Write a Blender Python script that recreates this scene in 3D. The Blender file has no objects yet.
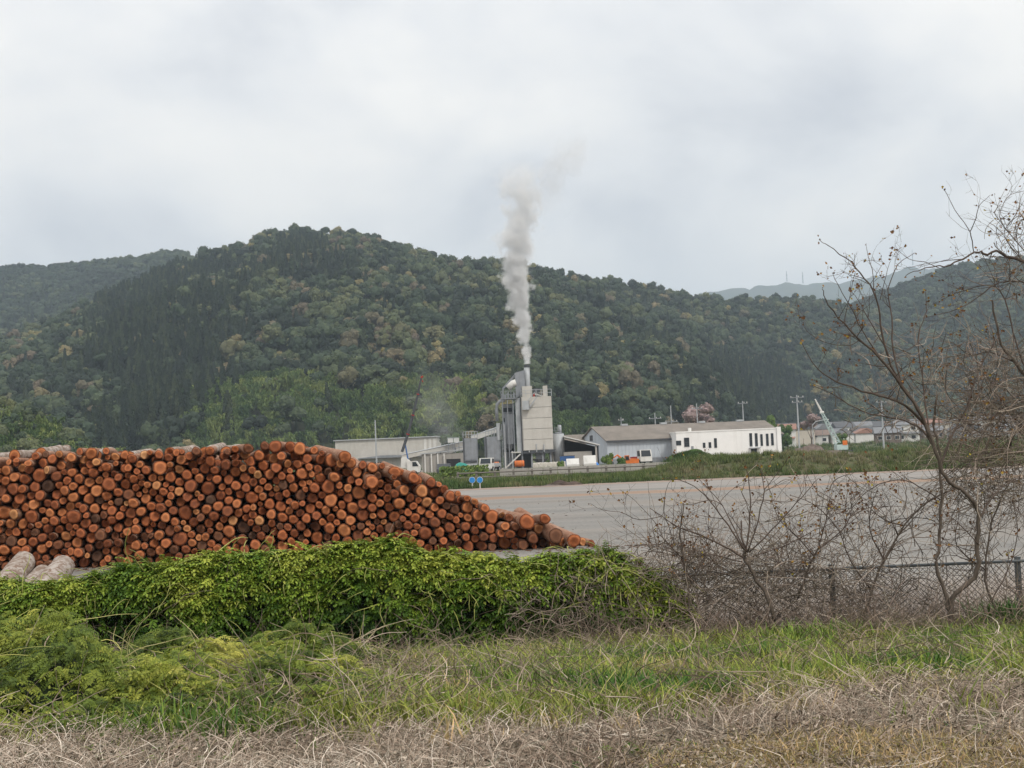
import bpy, bmesh, math, random
import numpy as np
from mathutils import Vector, Matrix, noise as mnoise

random.seed(7)
rng = np.random.default_rng(11)
S = bpy.context.scene
COL = S.collection
R = math.radians

# ------------------------------------------------------------------ camera
F_PX, H_EYE = 1400.0, 2.5
PITCH, ROLL = math.atan(69 / F_PX), R(2.4)
FW = Vector((0, math.cos(PITCH), math.sin(PITCH)))
U0 = Vector((0, -math.sin(PITCH), math.cos(PITCH)))
R0 = Vector((1, 0, 0))
CX = R0 * math.cos(ROLL) - U0 * math.sin(ROLL)
CY = R0 * math.sin(ROLL) + U0 * math.cos(ROLL)
EYE = Vector((0, 0, H_EYE))
cam_d = bpy.data.cameras.new('camera')
cam = bpy.data.objects.new('camera', cam_d)
COL.objects.link(cam)
m = Matrix.Identity(4)
for i in range(3):
    m[i][0], m[i][1], m[i][2], m[i][3] = CX[i], CY[i], -FW[i], EYE[i]
cam.matrix_world = m
cam_d.sensor_width = 36.0
cam_d.lens = 36.0 * F_PX / 1024.0
cam_d.clip_start, cam_d.clip_end = 0.1, 30000
S.camera = cam


def W(px, py, Y):
    """world point at forward distance Y that the photograph shows at (px, py)"""
    r = FW * F_PX + CX * (px - 512) + CY * (384 - py)
    return EYE + r * (Y / r.y)


def PX(p):
    d = Vector(p) - EYE
    k = F_PX / d.dot(FW)
    return 512 + d.dot(CX) * k, 384 - d.dot(CY) * k


# ------------------------------------------------------------------ sky, sun, exposure
SUN_EL, SUN_AZ = R(48), R(150)          # azimuth measured from +Y (view direction) clockwise: right, a little behind
w = bpy.data.worlds.new('World')
S.world = w
w.use_nodes = True
nt = w.node_tree
nt.nodes.clear()
N = nt.nodes.new
L = nt.links.new
out = N('ShaderNodeOutputWorld'); bg = N('ShaderNodeBackground')
sky = N('ShaderNodeTexSky'); sky.sky_type = 'NISHITA'; sky.sun_disc = False
sky.sun_elevation = SUN_EL; sky.sun_rotation = SUN_AZ
sky.air_density = 1.0; sky.dust_density = 2.0
tc = N('ShaderNodeTexCoord'); sep = N('ShaderNodeSeparateXYZ'); L(tc.outputs['Generated'], sep.inputs[0])
def wm(op, a, b=None):
    n = N('ShaderNodeMath'); n.operation = op
    for i, v in enumerate((a, b)):
        if v is None: continue
        if isinstance(v, (int, float)): n.inputs[i].default_value = v
        else: L(v, n.inputs[i])
    return n.outputs[0]
zc = wm('MAXIMUM', sep.outputs['Z'], 0.0)
den = wm('ADD', zc, 0.55)
cv = N('ShaderNodeCombineXYZ')
L(wm('DIVIDE', sep.outputs['X'], den), cv.inputs[0]); L(wm('DIVIDE', sep.outputs['Y'], den), cv.inputs[1])
n1 = N('ShaderNodeTexNoise'); n1.inputs['Scale'].default_value = 3.1; n1.inputs['Detail'].default_value = 6; n1.inputs['Roughness'].default_value = 0.5
n1.inputs['Distortion'].default_value = 0.25
L(cv.outputs[0], n1.inputs['Vector'])
cr = N('ShaderNodeValToRGB'); L(n1.outputs[0], cr.inputs[0])
cr.color_ramp.elements[0].position = 0.35; cr.color_ramp.elements[0].color = (0.54, 0.55, 0.58, 1)
cr.color_ramp.elements[1].position = 0.60; cr.color_ramp.elements[1].color = (0.85, 0.825, 0.79, 1)
e = cr.color_ramp.elements.new(0.47); e.color = (0.715, 0.713, 0.715, 1)
grad = wm('ADD', wm('MULTIPLY', zc, 0.75), 1.0)       # an overcast sky brightens towards the zenith
vm = N('ShaderNodeVectorMath'); vm.operation = 'SCALE'; L(cr.outputs[0], vm.inputs[0]); L(wm('MULTIPLY', grad, 8.0), vm.inputs['Scale'])
mx = N('ShaderNodeMix'); mx.data_type = 'RGBA'; mx.inputs[0].default_value = 0.985
L(sky.outputs[0], mx.inputs[6]); L(vm.outputs[0], mx.inputs[7])
L(mx.outputs[2], bg.inputs[0]); bg.inputs[1].default_value = 0.1
L(bg.outputs[0], out.inputs[0])

sd = bpy.data.lights.new('sun', 'SUN'); sd.energy = 1.5; sd.angle = R(11); sd.color = (1.0, 0.94, 0.85)
so = bpy.data.objects.new('sun', sd); COL.objects.link(so)
sdir = Vector((math.sin(SUN_AZ) * math.cos(SUN_EL), math.cos(SUN_AZ) * math.cos(SUN_EL), math.sin(SUN_EL)))
so.rotation_euler = (-sdir).to_track_quat('-Z', 'Y').to_euler()
so.location = (0, -20, 60)
S.view_settings.view_transform = 'Standard'; S.view_settings.look = 'None'
S.view_settings.exposure = 0.43; S.view_settings.gamma = 1.0; S.view_settings.use_curve_mapping = False
S.cycles.max_bounces = 6; S.cycles.diffuse_bounces = 3; S.cycles.volume_bounces = 2
S.cycles.use_denoising = True


# ------------------------------------------------------------------ materials
class MT:
    def __init__(s, name):
        s.m = bpy.data.materials.new(name); s.m.use_nodes = True
        s.nt = s.m.node_tree; s.b = s.nt.nodes['Principled BSDF']; s.out = s.nt.nodes['Material Output']
    def n(s, t, **k):
        n = s.nt.nodes.new(t)
        for a, v in k.items(): setattr(n, a, v)
        return n
    def l(s, a, b): s.nt.links.new(a, b)
    def math(s, op, a, b=None, c=None, clamp=False):
        n = s.n('ShaderNodeMath', operation=op, use_clamp=clamp)
        for i, v in enumerate((a, b, c)):
            if v is None: continue
            if isinstance(v, (int, float)): n.inputs[i].default_value = v
            else: s.l(v, n.inputs[i])
        return n.outputs[0]
    def noise(s, scale, detail=4, rough=0.55, vec=None, dist=0.0):
        n = s.n('ShaderNodeTexNoise'); n.inputs['Scale'].default_value = scale; n.inputs['Detail'].default_value = detail
        n.inputs['Roughness'].default_value = rough; n.inputs['Distortion'].default_value = dist
        if vec is not None: s.l(vec, n.inputs['Vector'])
        return n.outputs[0]
    def ramp(s, fac, stops, interp='LINEAR'):
        n = s.n('ShaderNodeValToRGB'); n.color_ramp.interpolation = interp
        els = n.color_ramp.elements
        while len(els) < len(stops): els.new(0.5)
        for e, (p, c) in zip(els, stops): e.position = p; e.color = (*c, 1)
        s.l(fac, n.inputs[0]); return n.outputs[0]
    def mix(s, f, a, b, mode='MIX'):
        n = s.n('ShaderNodeMix', data_type='RGBA', blend_type=mode)
        for i, v in ((0, f), (6, a), (7, b)):
            if isinstance(v, (int, float)): n.inputs[i].default_value = v
            elif isinstance(v, tuple): n.inputs[i].default_value = (*v, 1)
            else: s.l(v, n.inputs[i])
        return n.outputs[2]
    def obj(s, scale=(1, 1, 1)):
        t = s.n('ShaderNodeTexCoord'); mp = s.n('ShaderNodeMapping'); mp.inputs['Scale'].default_value = scale
        s.l(t.outputs['Object'], mp.inputs[0]); return mp.outputs[0]
    def pos(s): return s.n('ShaderNodeNewGeometry').outputs['Position']
    def attr(s, name, typ='GEOMETRY'):
        return s.n('ShaderNodeAttribute', attribute_name=name, attribute_type=typ)
    def fin(s, col, rough=0.85, bump=None, bs=0.3, bd=0.02, metal=0.0, spec=0.3):
        if isinstance(col, tuple): s.b.inputs['Base Color'].default_value = (*col, 1)
        else: s.l(col, s.b.inputs['Base Color'])
        s.b.inputs['Roughness'].default_value = rough; s.b.inputs['Metallic'].default_value = metal
        s.b.inputs['Specular IOR Level'].default_value = spec
        if bump is not None:
            bn = s.n('ShaderNodeBump'); bn.inputs['Strength'].default_value = bs; bn.inputs['Distance'].default_value = bd
            s.l(bump, bn.inputs['Height']); s.l(bn.outputs[0], s.b.inputs['Normal'])
        return s.m


def mul(c, k): return tuple(x * k for x in c)
_mats = {}
def worn(name, c, scale=1.5, var=0.25, rough=0.8, metal=0.0, stretch=(1, 1, 1), dirt=None):
    """painted / weathered surface: colour broken by two scales of noise, optional streaky dirt"""
    if name in _mats: return _mats[name]
    t = MT(name); v = t.obj(stretch)
    f = t.noise(scale, 5, 0.6, v)
    col = t.ramp(f, [(0.3, mul(c, 1 - var)), (0.7, mul(c, 1 + var * 0.5))])
    if dirt:
        g = t.noise(scale * 0.6, 6, 0.7, t.obj((3, 3, 0.35)))
        col = t.mix(t.math('MULTIPLY', t.ramp(g, [(0.5, (0, 0, 0)), (0.75, (1, 1, 1))]), 0.55), col, dirt)
    _mats[name] = t.fin(col, rough, bump=f, bs=0.1, metal=metal); return _mats[name]


def leaf_mat(name, stops, trans=0.0, rough=0.7, inst=True):
    """foliage: colour picked per plant by 'tint', varied per leaf by 'shade' and by noise in place"""
    t = MT(name)
    f = t.attr('tint', 'INSTANCER' if inst else 'GEOMETRY').outputs['Fac']
    g = t.attr('shade').outputs['Fac']
    col = t.ramp(f, stops)
    hs = t.n('ShaderNodeHueSaturation'); t.l(col, hs.inputs['Color'])
    t.l(t.math('ADD', t.math('MULTIPLY', g, 1.0), 0.5), hs.inputs['Value'])
    t.l(t.math('ADD', t.math('MULTIPLY', g, -0.03), 0.515), hs.inputs['Hue'])
    m_ = t.fin(hs.outputs[0], rough, spec=0.25)
    if trans > 0:
        tr = t.n('ShaderNodeBsdfTranslucent'); t.l(hs.outputs[0], tr.inputs[0])
        mx = t.n('ShaderNodeMixShader'); mx.inputs[0].default_value = trans
        t.l(t.b.outputs[0], mx.inputs[1]); t.l(tr.outputs[0], mx.inputs[2]); t.l(mx.outputs[0], t.out.inputs[0])
    return m_


# ------------------------------------------------------------------ mesh helpers
class MB:
    def __init__(s): s.v = []; s.f = []; s.mi = []; s.at = {}
    def add(s, vs, fs, mi=0):
        o = len(s.v); s.v += [tuple(x) for x in vs]
        s.f += [tuple(i + o for i in f) for f in fs]; s.mi += [mi] * len(fs)
    def box(s, x0, x1, y0, y1, z0, z1, mi=0, rot=0, c=None):
        vs = [Vector((x, y, z)) for z in (z0, z1) for y in (y0, y1) for x in (x0, x1)]
        if rot:
            c = Vector(c if c else ((x0 + x1) / 2, (y0 + y1) / 2, 0)); M = Matrix.Rotation(rot, 3, 'Z')
            vs = [M @ (v - c) + c for v in vs]
        s.add(vs, [(0, 2, 3, 1), (4, 5, 7, 6), (0, 1, 5, 4), (2, 6, 7, 3), (0, 4, 6, 2), (1, 3, 7, 5)], mi)
    def prism(s, poly, y0, y1, mi=0):
        """polygon in (x, z) pushed from y0 to y1"""
        n = len(poly)
        vs = [(x, y0, z) for x, z in poly] + [(x, y1, z) for x, z in poly]
        s.add(vs, [tuple(range(n)), tuple(range(2 * n - 1, n - 1, -1))] + [(i, i + n, (i + 1) % n + n, (i + 1) % n) for i in range(n)], mi)
    def tube(s, pts, rad, n=5, mi=0, cap=True):
        pts = [Vector(p) for p in pts]
        if isinstance(rad, (int, float)): rad = [rad] * len(pts)
        o = len(s.v); up = Vector((0.13, 0.31, 0.94)).normalized()
        for i, p in enumerate(pts):
            d = (pts[min(i + 1, len(pts) - 1)] - pts[max(i - 1, 0)])
            d = d.normalized() if d.length > 1e-9 else Vector((0, 0, 1))
            a = d.cross(up)
            if a.length < 0.05: a = d.cross(Vector((1, 0, 0)))
            a.normalize(); b = d.cross(a)
            for k in range(n):
                t = 2 * math.pi * k / n
                s.v.append(tuple(p + (a * math.cos(t) + b * math.sin(t)) * rad[i]))
        for i in range(len(pts) - 1):
            for k in range(n):
                s.f.append((o + i * n + k, o + i * n + (k + 1) % n, o + (i + 1) * n + (k + 1) % n, o + (i + 1) * n + k)); s.mi.append(mi)
        if cap:
            s.f.append(tuple(o + k for k in range(n))[::-1]); s.mi.append(mi)
            q = o + (len(pts) - 1) * n
            s.f.append(tuple(q + k for k in range(n))); s.mi.append(mi)
    def beam(s, a, b, t=0.1, mi=0):
        s.tube([a, b], t * 0.7, 4, mi)
    def cyl(s, x, y, z0, z1, r, n=16, mi=0, r2=None):
        s.tube([(x, y, z0), (x, y, z1)], [r, r2 if r2 is not None else r], n, mi)
    def mesh(s, name, mats, smooth=False):
        me = bpy.data.meshes.new(name); me.from_pydata(s.v, [], s.f)
        for m_ in (mats if isinstance(mats, (list, tuple)) else [mats]): me.materials.append(m_)
        if any(s.mi): me.polygons.foreach_set('material_index', s.mi)
        if smooth: me.polygons.foreach_set('use_smooth', [True] * len(s.f))
        for k, a in s.at.items():
            me.attributes.new(k, 'FLOAT', 'POINT').data.foreach_set('value', np.array(a, dtype=np.float32))
        me.update(); return me
    def build(s, name, mats, parent=None, loc=(0, 0, 0), smooth=False):
        return obj(name, s.mesh(name, mats, smooth), parent, loc)


def obj(name, me, parent=None, loc=(0, 0, 0)):
    o = bpy.data.objects.new(name, me); COL.objects.link(o); o.location = loc
    if parent: o.parent = parent
    return o
def tag(o, label=None, cat=None, group=None, kind=None):
    if label: o['label'] = label
    if cat: o['category'] = cat
    if group: o['group'] = group
    if kind: o['kind'] = kind
    return o
def thing(name, label, cat, loc=(0, 0, 0), rz=0, group=None):
    o = bpy.data.objects.new(name, None); COL.objects.link(o); o.empty_display_size = 0.2
    o.location = loc; o.rotation_euler = (0, 0, rz)
    return tag(o, label, cat, group)


def np_mesh(name, verts, faces, mats, smooth=False, attrs=None):
    """big meshes from arrays, all faces with the same corner count"""
    verts = np.asarray(verts, np.float32); faces = np.asarray(faces, np.int32)
    me = bpy.data.meshes.new(name); nf, k = faces.shape
    me.vertices.add(len(verts)); me.vertices.foreach_set('co', verts.ravel())
    me.loops.add(nf * k); me.loops.foreach_set('vertex_index', faces.ravel())
    me.polygons.add(nf); me.polygons.foreach_set('loop_start', np.arange(0, nf * k, k, dtype=np.int32))
    me.polygons.foreach_set('loop_total', np.full(nf, k, np.int32))
    if smooth: me.polygons.foreach_set('use_smooth', np.ones(nf, bool))
    for m_ in (mats if isinstance(mats, (list, tuple)) else [mats]): me.materials.append(m_)
    for a, v in (attrs or {}).items():
        me.attributes.new(a, 'FLOAT', 'POINT').data.foreach_set('value', np.asarray(v, np.float32))
    me.update(calc_edges=True); me.validate(); return me
def grid_faces(nr, nc):
    i = np.arange(nr - 1)[:, None] * nc + np.arange(nc - 1)[None, :]
    return np.stack([i, i + 1, i + nc + 1, i + nc], -1).reshape(-1, 4)


def fbm(x, y, sc, seed=0.0, oct=3):
    return mnoise.fractal(Vector((x * sc + seed * 17.3, y * sc - seed * 9.1, seed)), 1.0, 2.0, oct)


# ------------------------------------------------------------------ scattering (geometry nodes, for what nobody could count)
_groups = {}
def scatter_group(col):
    if col.name in _groups: return _groups[col.name]
    g = bpy.data.node_groups.new('scatter_' + col.name, 'GeometryNodeTree')
    g.interface.new_socket('Geometry', in_out='INPUT', socket_type='NodeSocketGeometry')
    g.interface.new_socket('Geometry', in_out='OUTPUT', socket_type='NodeSocketGeometry')
    gi = g.nodes.new('NodeGroupInput'); go = g.nodes.new('NodeGroupOutput')
    ci = g.nodes.new('GeometryNodeCollectionInfo'); ci.inputs['Collection'].default_value = col
    ci.inputs['Separate Children'].default_value = True; ci.inputs['Reset Children'].default_value = True
    ip = g.nodes.new('GeometryNodeInstanceOnPoints'); ip.inputs['Pick Instance'].default_value = True
    def na(name, typ):
        n = g.nodes.new('GeometryNodeInputNamedAttribute'); n.data_type = typ; n.inputs['Name'].default_value = name
        return [o for o in n.outputs if o.enabled][0]
    e2r = g.nodes.new('FunctionNodeEulerToRotation')
    g.links.new(na('rot', 'FLOAT_VECTOR'), e2r.inputs[0])
    g.links.new(gi.outputs[0], ip.inputs['Points']); g.links.new(ci.outputs[0], ip.inputs['Instance'])
    g.links.new(na('pick', 'INT'), ip.inputs['Instance Index']); g.links.new(e2r.outputs[0], ip.inputs['Rotation'])
    g.links.new(na('scl', 'FLOAT_VECTOR'), ip.inputs['Scale']); g.links.new(ip.outputs[0], go.inputs[0])
    _groups[col.name] = g; return g
def protos(name, meshes):
    c = bpy.data.collections.new(name)
    for i, me in enumerate(meshes):
        c.objects.link(bpy.data.objects.new('%s_%02d' % (name, i), me))
    return c
def scatter(name, pts, rots, scls, tints, col, parent=None, picks=None):
    n = len(pts)
    me = bpy.data.meshes.new(name); me.vertices.add(n)
    me.vertices.foreach_set('co', np.asarray(pts, np.float32).ravel())
    me.attributes.new('rot', 'FLOAT_VECTOR', 'POINT').data.foreach_set('vector', np.asarray(rots, np.float32).ravel())
    sc = np.asarray(scls, np.float32)
    if sc.ndim == 1: sc = np.repeat(sc[:, None], 3, 1)
    me.attributes.new('scl', 'FLOAT_VECTOR', 'POINT').data.foreach_set('vector', sc.ravel())
    me.attributes.new('tint', 'FLOAT', 'POINT').data.foreach_set('value', np.asarray(tints, np.float32))
    if picks is None: picks = rng.integers(0, len(col.objects), n)
    me.attributes.new('pick', 'INT', 'POINT').data.foreach_set('value', np.asarray(picks, np.int32))
    o = obj(name, me, parent); o['kind'] = 'stuff'
    md = o.modifiers.new('scatter', 'NODES'); md.node_group = scatter_group(col)
    return o


# ================================================================== GROUND
YARD_Y0, YARD_Y1 = 22.6, 103.0
def smooth(a, b, x):
    t = min(1, max(0, (x - a) / (b - a))); return t * t * (3 - 2 * t)
def bank_h(x, y):
    """grassy bank along the far side of the yard"""
    h = 0.35 + 1.1 * smooth(9, 15, x)
    h *= 0.8 + 0.35 * fbm(x, y, 0.09, 3)
    return h * smooth(YARD_Y1 + 0.3, YARD_Y1 + 6, y) * (1 - smooth(YARD_Y1 + 12, YARD_Y1 + 20, y))
def gz(x, y):
    if y < YARD_Y0 + 0.5:
        ys = [-60, 0, 8, 14, 20.6, YARD_Y0, YARD_Y0 + 0.5]; zs = [0.9, 0.85, 0.60, 0.06, -0.50, -0.12, -0.03]
        z = float(np.interp(y, ys, zs))
        return z + 0.07 * fbm(x, y, 0.5, 1) * min(1, max(0, (YARD_Y0 - y) / 2))
    if y <= YARD_Y1: return -0.02
    z = bank_h(x, y)
    if y > 320: z += min((y - 320) * 0.008, 10)
    return z - 0.02


gm = MT('ground_soil')
p_ = gm.pos()
gcol = gm.ramp(gm.noise(0.35, 7, 0.65, p_), [(0.35, (0.075, 0.062, 0.04)), (0.5, (0.07, 0.085, 0.032)), (0.68, (0.13, 0.105, 0.065))])
gm.fin(gcol, 0.95, bump=gm.noise(9, 6, 0.7, p_), bs=0.6, bd=0.05)
ys = np.concatenate([np.linspace(-60, 4, 8), np.linspace(5, 19, 44), np.linspace(19.4, 23.6, 16), np.linspace(26, 100, 14), np.linspace(102.9, 126, 32), np.linspace(135, 420, 26), [600, 1000, 2000, 3500, 5500]])
xs = np.concatenate([[-3200, -1500, -500, -200, -90], np.linspace(-60, 90, 190), [120, 200, 500, 1500, 3200]])
V = [(x, y, gz(x, y)) for y in ys for x in xs]
g = obj('ground', np_mesh('ground', V, grid_faces(len(ys), len(xs)), gm.m, True)); tag(g, kind='structure')

ym = MT('yard_gravel'); p_ = ym.pos()
mp = ym.n('ShaderNodeMapping'); mp.inputs['Scale'].default_value = (0.12, 1.0, 1); ym.l(p_, mp.inputs[0])
a = ym.noise(0.28, 6, 0.62, mp.outputs[0]); b = ym.noise(0.09, 4, 0.6, p_); c = ym.noise(6, 6, 0.75, p_)
yc = ym.ramp(a, [(0.32, (0.125, 0.12, 0.113)), (0.52, (0.215, 0.203, 0.186)), (0.70, (0.285, 0.262, 0.232))])
yc = ym.mix(ym.math('MULTIPLY', ym.ramp(b, [(0.5, (0, 0, 0)), (0.7, (1, 1, 1))]), 0.55), yc, (0.27, 0.20, 0.145))
sy_ = ym.n('ShaderNodeSeparateXYZ'); ym.l(p_, sy_.inputs[0])
nd = ym.math('MULTIPLY', ym.math('SUBTRACT', 28.0, ym.math('ADD', sy_.outputs['Y'], ym.math('MULTIPLY', a, 3.0))), 0.22, clamp=True)
yc = ym.mix(ym.math('MULTIPLY', nd, 0.8), yc, (0.34, 0.255, 0.195))
yc = ym.mix(0.35, yc, ym.ramp(c, [(0.35, (0.08, 0.08, 0.078)), (0.65, (0.34, 0.325, 0.30))]))
ym.fin(yc, 0.9, bump=c, bs=0.5, bd=0.015)
def sheet(name, mat, x0, x1, ya, yb, z, wob=0.0, nx=120):
    """ground sheet with ragged front and back edges"""
    X = np.linspace(x0, x1, nx); V = []
    for k, yy in enumerate((ya, (ya + yb) / 2, yb)):
        for x in X:
            V.append((x, yy + (wob * fbm(x, yy, 0.25, 5 + k) if k != 1 else 0), z))
    return tag(obj(name, np_mesh(name, V, grid_faces(3, nx), mat)), kind='structure')
YR_ = [20.9, 21.3, 21.8, 22.3, 22.8, 23.3, 24, 30, 60, YARD_Y1 + 0.5]; YX_ = np.linspace(-90, 130, 221)
def yard_z(x, y): return max(0.0, gz(x, y) + 0.03) if y > 23.2 else gz(x, y) + 0.03
o_ = obj('yard', np_mesh('yard', [(x, y + (.3 * fbm(x, y, .35, 5) if y < 21 else 0), (yard_z(x, y) if y < 100 else 0.0)) for y in YR_ for x in YX_], grid_faces(len(YR_), len(YX_)), ym.m, True)); tag(o_, kind='structure')
def soil(name, c1, c2, sc=0.6):
    t = MT(name); p = t.pos(); mp = t.n('ShaderNodeMapping'); mp.inputs['Scale'].default_value = (0.15, 1, 1); t.l(p, mp.inputs[0])
    f = t.noise(sc, 6, 0.7, mp.outputs[0]); return t.fin(t.ramp(f, [(0.35, c1), (0.65, c2)]), 0.95, bump=t.noise(5, 4, 0.7, p), bs=0.4)
sheet('concrete_apron', soil('apron_concrete', (0.225, 0.21, 0.195), (0.30, 0.275, 0.25)), -60, 110, 81, 98.5, 0.004, 0.9)
sheet('clay_stripe', soil('red_clay', (0.25, 0.16, 0.108), (0.30, 0.22, 0.165)), -60, 110, 76.6, 81.0, 0.008, 1.6)
sheet('clay_verge', soil('pale_clay', (0.27, 0.19, 0.15), (0.30, 0.25, 0.21)), -60, 110, 99.0, 103.6, 0.008, 0.5)
sheet('gravel_drift', soil('dusty_gravel', (0.23, 0.195, 0.16), (0.29, 0.24, 0.195), 0.9), -60, 110, 60.5, 63.0, 0.004, 1.3)

# ================================================================== FOREST HILLS
def blob_tree(seed, w=1.0, h=1.15, lumps=9, leaves=330, ls=0.12, mat=None):
    """round broadleaf crown: lumpy limbs of foliage with many leaf clumps, on a short trunk; unit width"""
    r = random.Random(seed); mb = MB(); sh = []
    cs = []
    for i in range(lumps):
        t = r.uniform(0, 2 * math.pi); k = math.sqrt(r.random()) * 0.34 * w; z = r.uniform(0.35, 0.85) * h
        cs.append((Vector((k * math.cos(t), k * math.sin(t), z)), r.uniform(0.15, 0.26) * w, r.uniform(0, 1)))
    for c, q, s_ in cs:
        bm = bmesh.new(); bmesh.ops.create_icosphere(bm, subdivisions=2, radius=q * 0.86)
        vs = []
        for v in bm.verts:
            d = v.co.normalized(); vs.append(c + v.co * (1 + 0.35 * mnoise.noise(d * 2.6 + c * 9)) * Vector((1, 1, 0.85)).length / 1.6)
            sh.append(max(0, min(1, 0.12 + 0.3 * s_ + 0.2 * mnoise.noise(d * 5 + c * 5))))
        mb.add(vs, [[v.index for v in f.verts] for f in bm.faces]); bm.free()
    for i in range(leaves):
        c, q, s_ = r.choice(cs)
        d = Vector((r.gauss(0, 1), r.gauss(0, 1), r.gauss(0.25, 0.9))).normalized()
        p = c + d * q * r.uniform(0.85, 1.15)
        n = (d + Vector((r.gauss(0, .5), r.gauss(0, .5), r.gauss(0.3, .5)))).normalized()
        a = n.orthogonal().normalized(); b = n.cross(a); t = r.uniform(0, 6.28)
        a, b = a * math.cos(t) + b * math.sin(t), b * math.cos(t) - a * math.sin(t)
        k = ls * r.uniform(0.5, 1.1)
        mb.add([p - a * k * .5, p + b * k * .35, p + a * k * .5, p - b * k * .35], [(0, 1, 2, 3)])
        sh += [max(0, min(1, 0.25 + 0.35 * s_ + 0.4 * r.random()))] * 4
    n0 = len(mb.v); mb.tube([(0, 0, -0.25), (0, 0, 0.5 * h)], [0.035, 0.02], 5); sh += [0.2] * (len(mb.v) - n0)
    mb.at['shade'] = sh
    return mb.mesh('crown', mat)
def conifer_tree(seed, mat, layers=13, w=0.36):
    """cedar: narrow spire of drooping boughs, unit height"""
    r = random.Random(seed); mb = MB(); sh = []
    for i in range(layers):
        t = i / (layers - 1); z = 0.16 + 0.82 * t; rad = w * 0.5 * (1 - t) ** 0.75 + 0.02
        nb = int(11 - 4 * t)
        for k in range(nb):
            a = 2 * math.pi * (k + r.random() * .6) / nb + i; ro = rad * r.uniform(0.75, 1.15)
            d = Vector((math.cos(a), math.sin(a), 0)); e = Vector((-d.y, d.x, 0)) * (0.05 + 0.16 * rad)
            c = Vector((0, 0, z)); tip = c + d * ro - Vector((0, 0, 0.07 * r.uniform(.4, 1)))
            mid = c + d * ro * .55 + Vector((0, 0, 0.025))
            mb.add([c + Vector((0, 0, .06)), mid + e, tip, mid - e, mid - Vector((0, 0, .05))], [(0, 1, 2), (0, 2, 3), (0, 4, 1), (1, 4, 2), (0, 3, 4), (3, 2, 4)])
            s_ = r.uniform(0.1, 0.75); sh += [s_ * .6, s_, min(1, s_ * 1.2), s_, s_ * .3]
    n0 = len(mb.v); mb.tube([(0, 0, -0.1), (0, 0, 0.95)], [0.02, 0.004], 5); sh += [0.1] * (len(mb.v) - n0)
    mb.at['shade'] = sh
    return mb.mesh('cedar', mat)
def bamboo_tree(seed, mat):
    """feathery clump of arching bamboo culms; unit height"""
    r = random.Random(seed); mb = MB(); sh = []
    for c in range(9):
        a = r.uniform(0, 6.28); lean = r.uniform(0.12, 0.42); b0 = Vector((r.gauss(0, .1), r.gauss(0, .1), 0)); s_ = r.uniform(0, .5)
        d = Vector((math.cos(a), math.sin(a), 0)); hh = r.uniform(0.75, 1.0)
        pt = lambda t: b0 + d * lean * t ** 2.2 + Vector((0, 0, hh * (t - 0.22 * t ** 3.5)))
        n0 = len(mb.v); mb.tube([pt(0), pt(.4), pt(.75), pt(1)], [.009, .008, .005, .002], 3); sh += [.4] * (len(mb.v) - n0)
        for k in range(44):
            t = r.uniform(0.32, 1.0); p = pt(t); o = Vector((r.gauss(0, 1), r.gauss(0, 1), r.gauss(-.15, .45))).normalized()
            ln = r.uniform(0.07, 0.17) * (1.25 - .5 * t); q = p + o * ln; e = o.cross(Vector((0, 0, 1))); e = e.normalized() * ln * .22
            q2 = q - Vector((0, 0, ln * .55))
            mb.add([p, (p + q) / 2 + e, q2, (p + q) / 2 - e], [(0, 1, 2), (0, 2, 3)])
            v = min(1, s_ + r.uniform(0.1, .6)); sh += [v * .7, v, v, v]
    mb.at['shade'] = sh
    return mb.mesh('bamboo', mat)

M_BROAD = leaf_mat('broadleaf_foliage', [(0.0, (0.014, 0.025, 0.012)), (0.3, (0.034, 0.056, 0.026)), (0.55, (0.072, 0.094, 0.040)), (0.75, (0.135, 0.14, 0.058)), (0.9, (0.13, 0.10, 0.07)), (1.0, (0.25, 0.21, 0.075))])
M_CEDAR = leaf_mat('cedar_foliage', [(0.0, (0.012, 0.023, 0.014)), (0.6, (0.026, 0.042, 0.022)), (1.0, (0.050, 0.066, 0.030))])
M_BAMBOO = leaf_mat('bamboo_foliage', [(0.0, (0.040, 0.080, 0.024)), (0.5, (0.098, 0.155, 0.040)), (1.0, (0.20, 0.245, 0.07))])
C_BROAD = protos('broadleaf', [blob_tree(s, mat=M_BROAD) for s in range(8)])
C_CEDAR = protos('cedar', [conifer_tree(s, M_CEDAR) for s in range(5)])
C_BAMBOO = protos('bamboo', [bamboo_tree(s, M_BAMBOO) for s in range(6)])

hm = MT('forest_floor'); p_ = hm.pos()
hm.fin(hm.ramp(hm.noise(0.05, 6, 0.7, p_), [(0.35, (0.018, 0.026, 0.012)), (0.65, (0.045, 0.05, 0.022))]), 0.95)
fm = MT('far_forest'); p_ = fm.pos()
fm.fin(fm.ramp(fm.noise(0.02, 8, 0.75, p_), [(0.35, (0.02, 0.03, 0.016)), (0.65, (0.06, 0.065, 0.03))]), 0.95)


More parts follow.
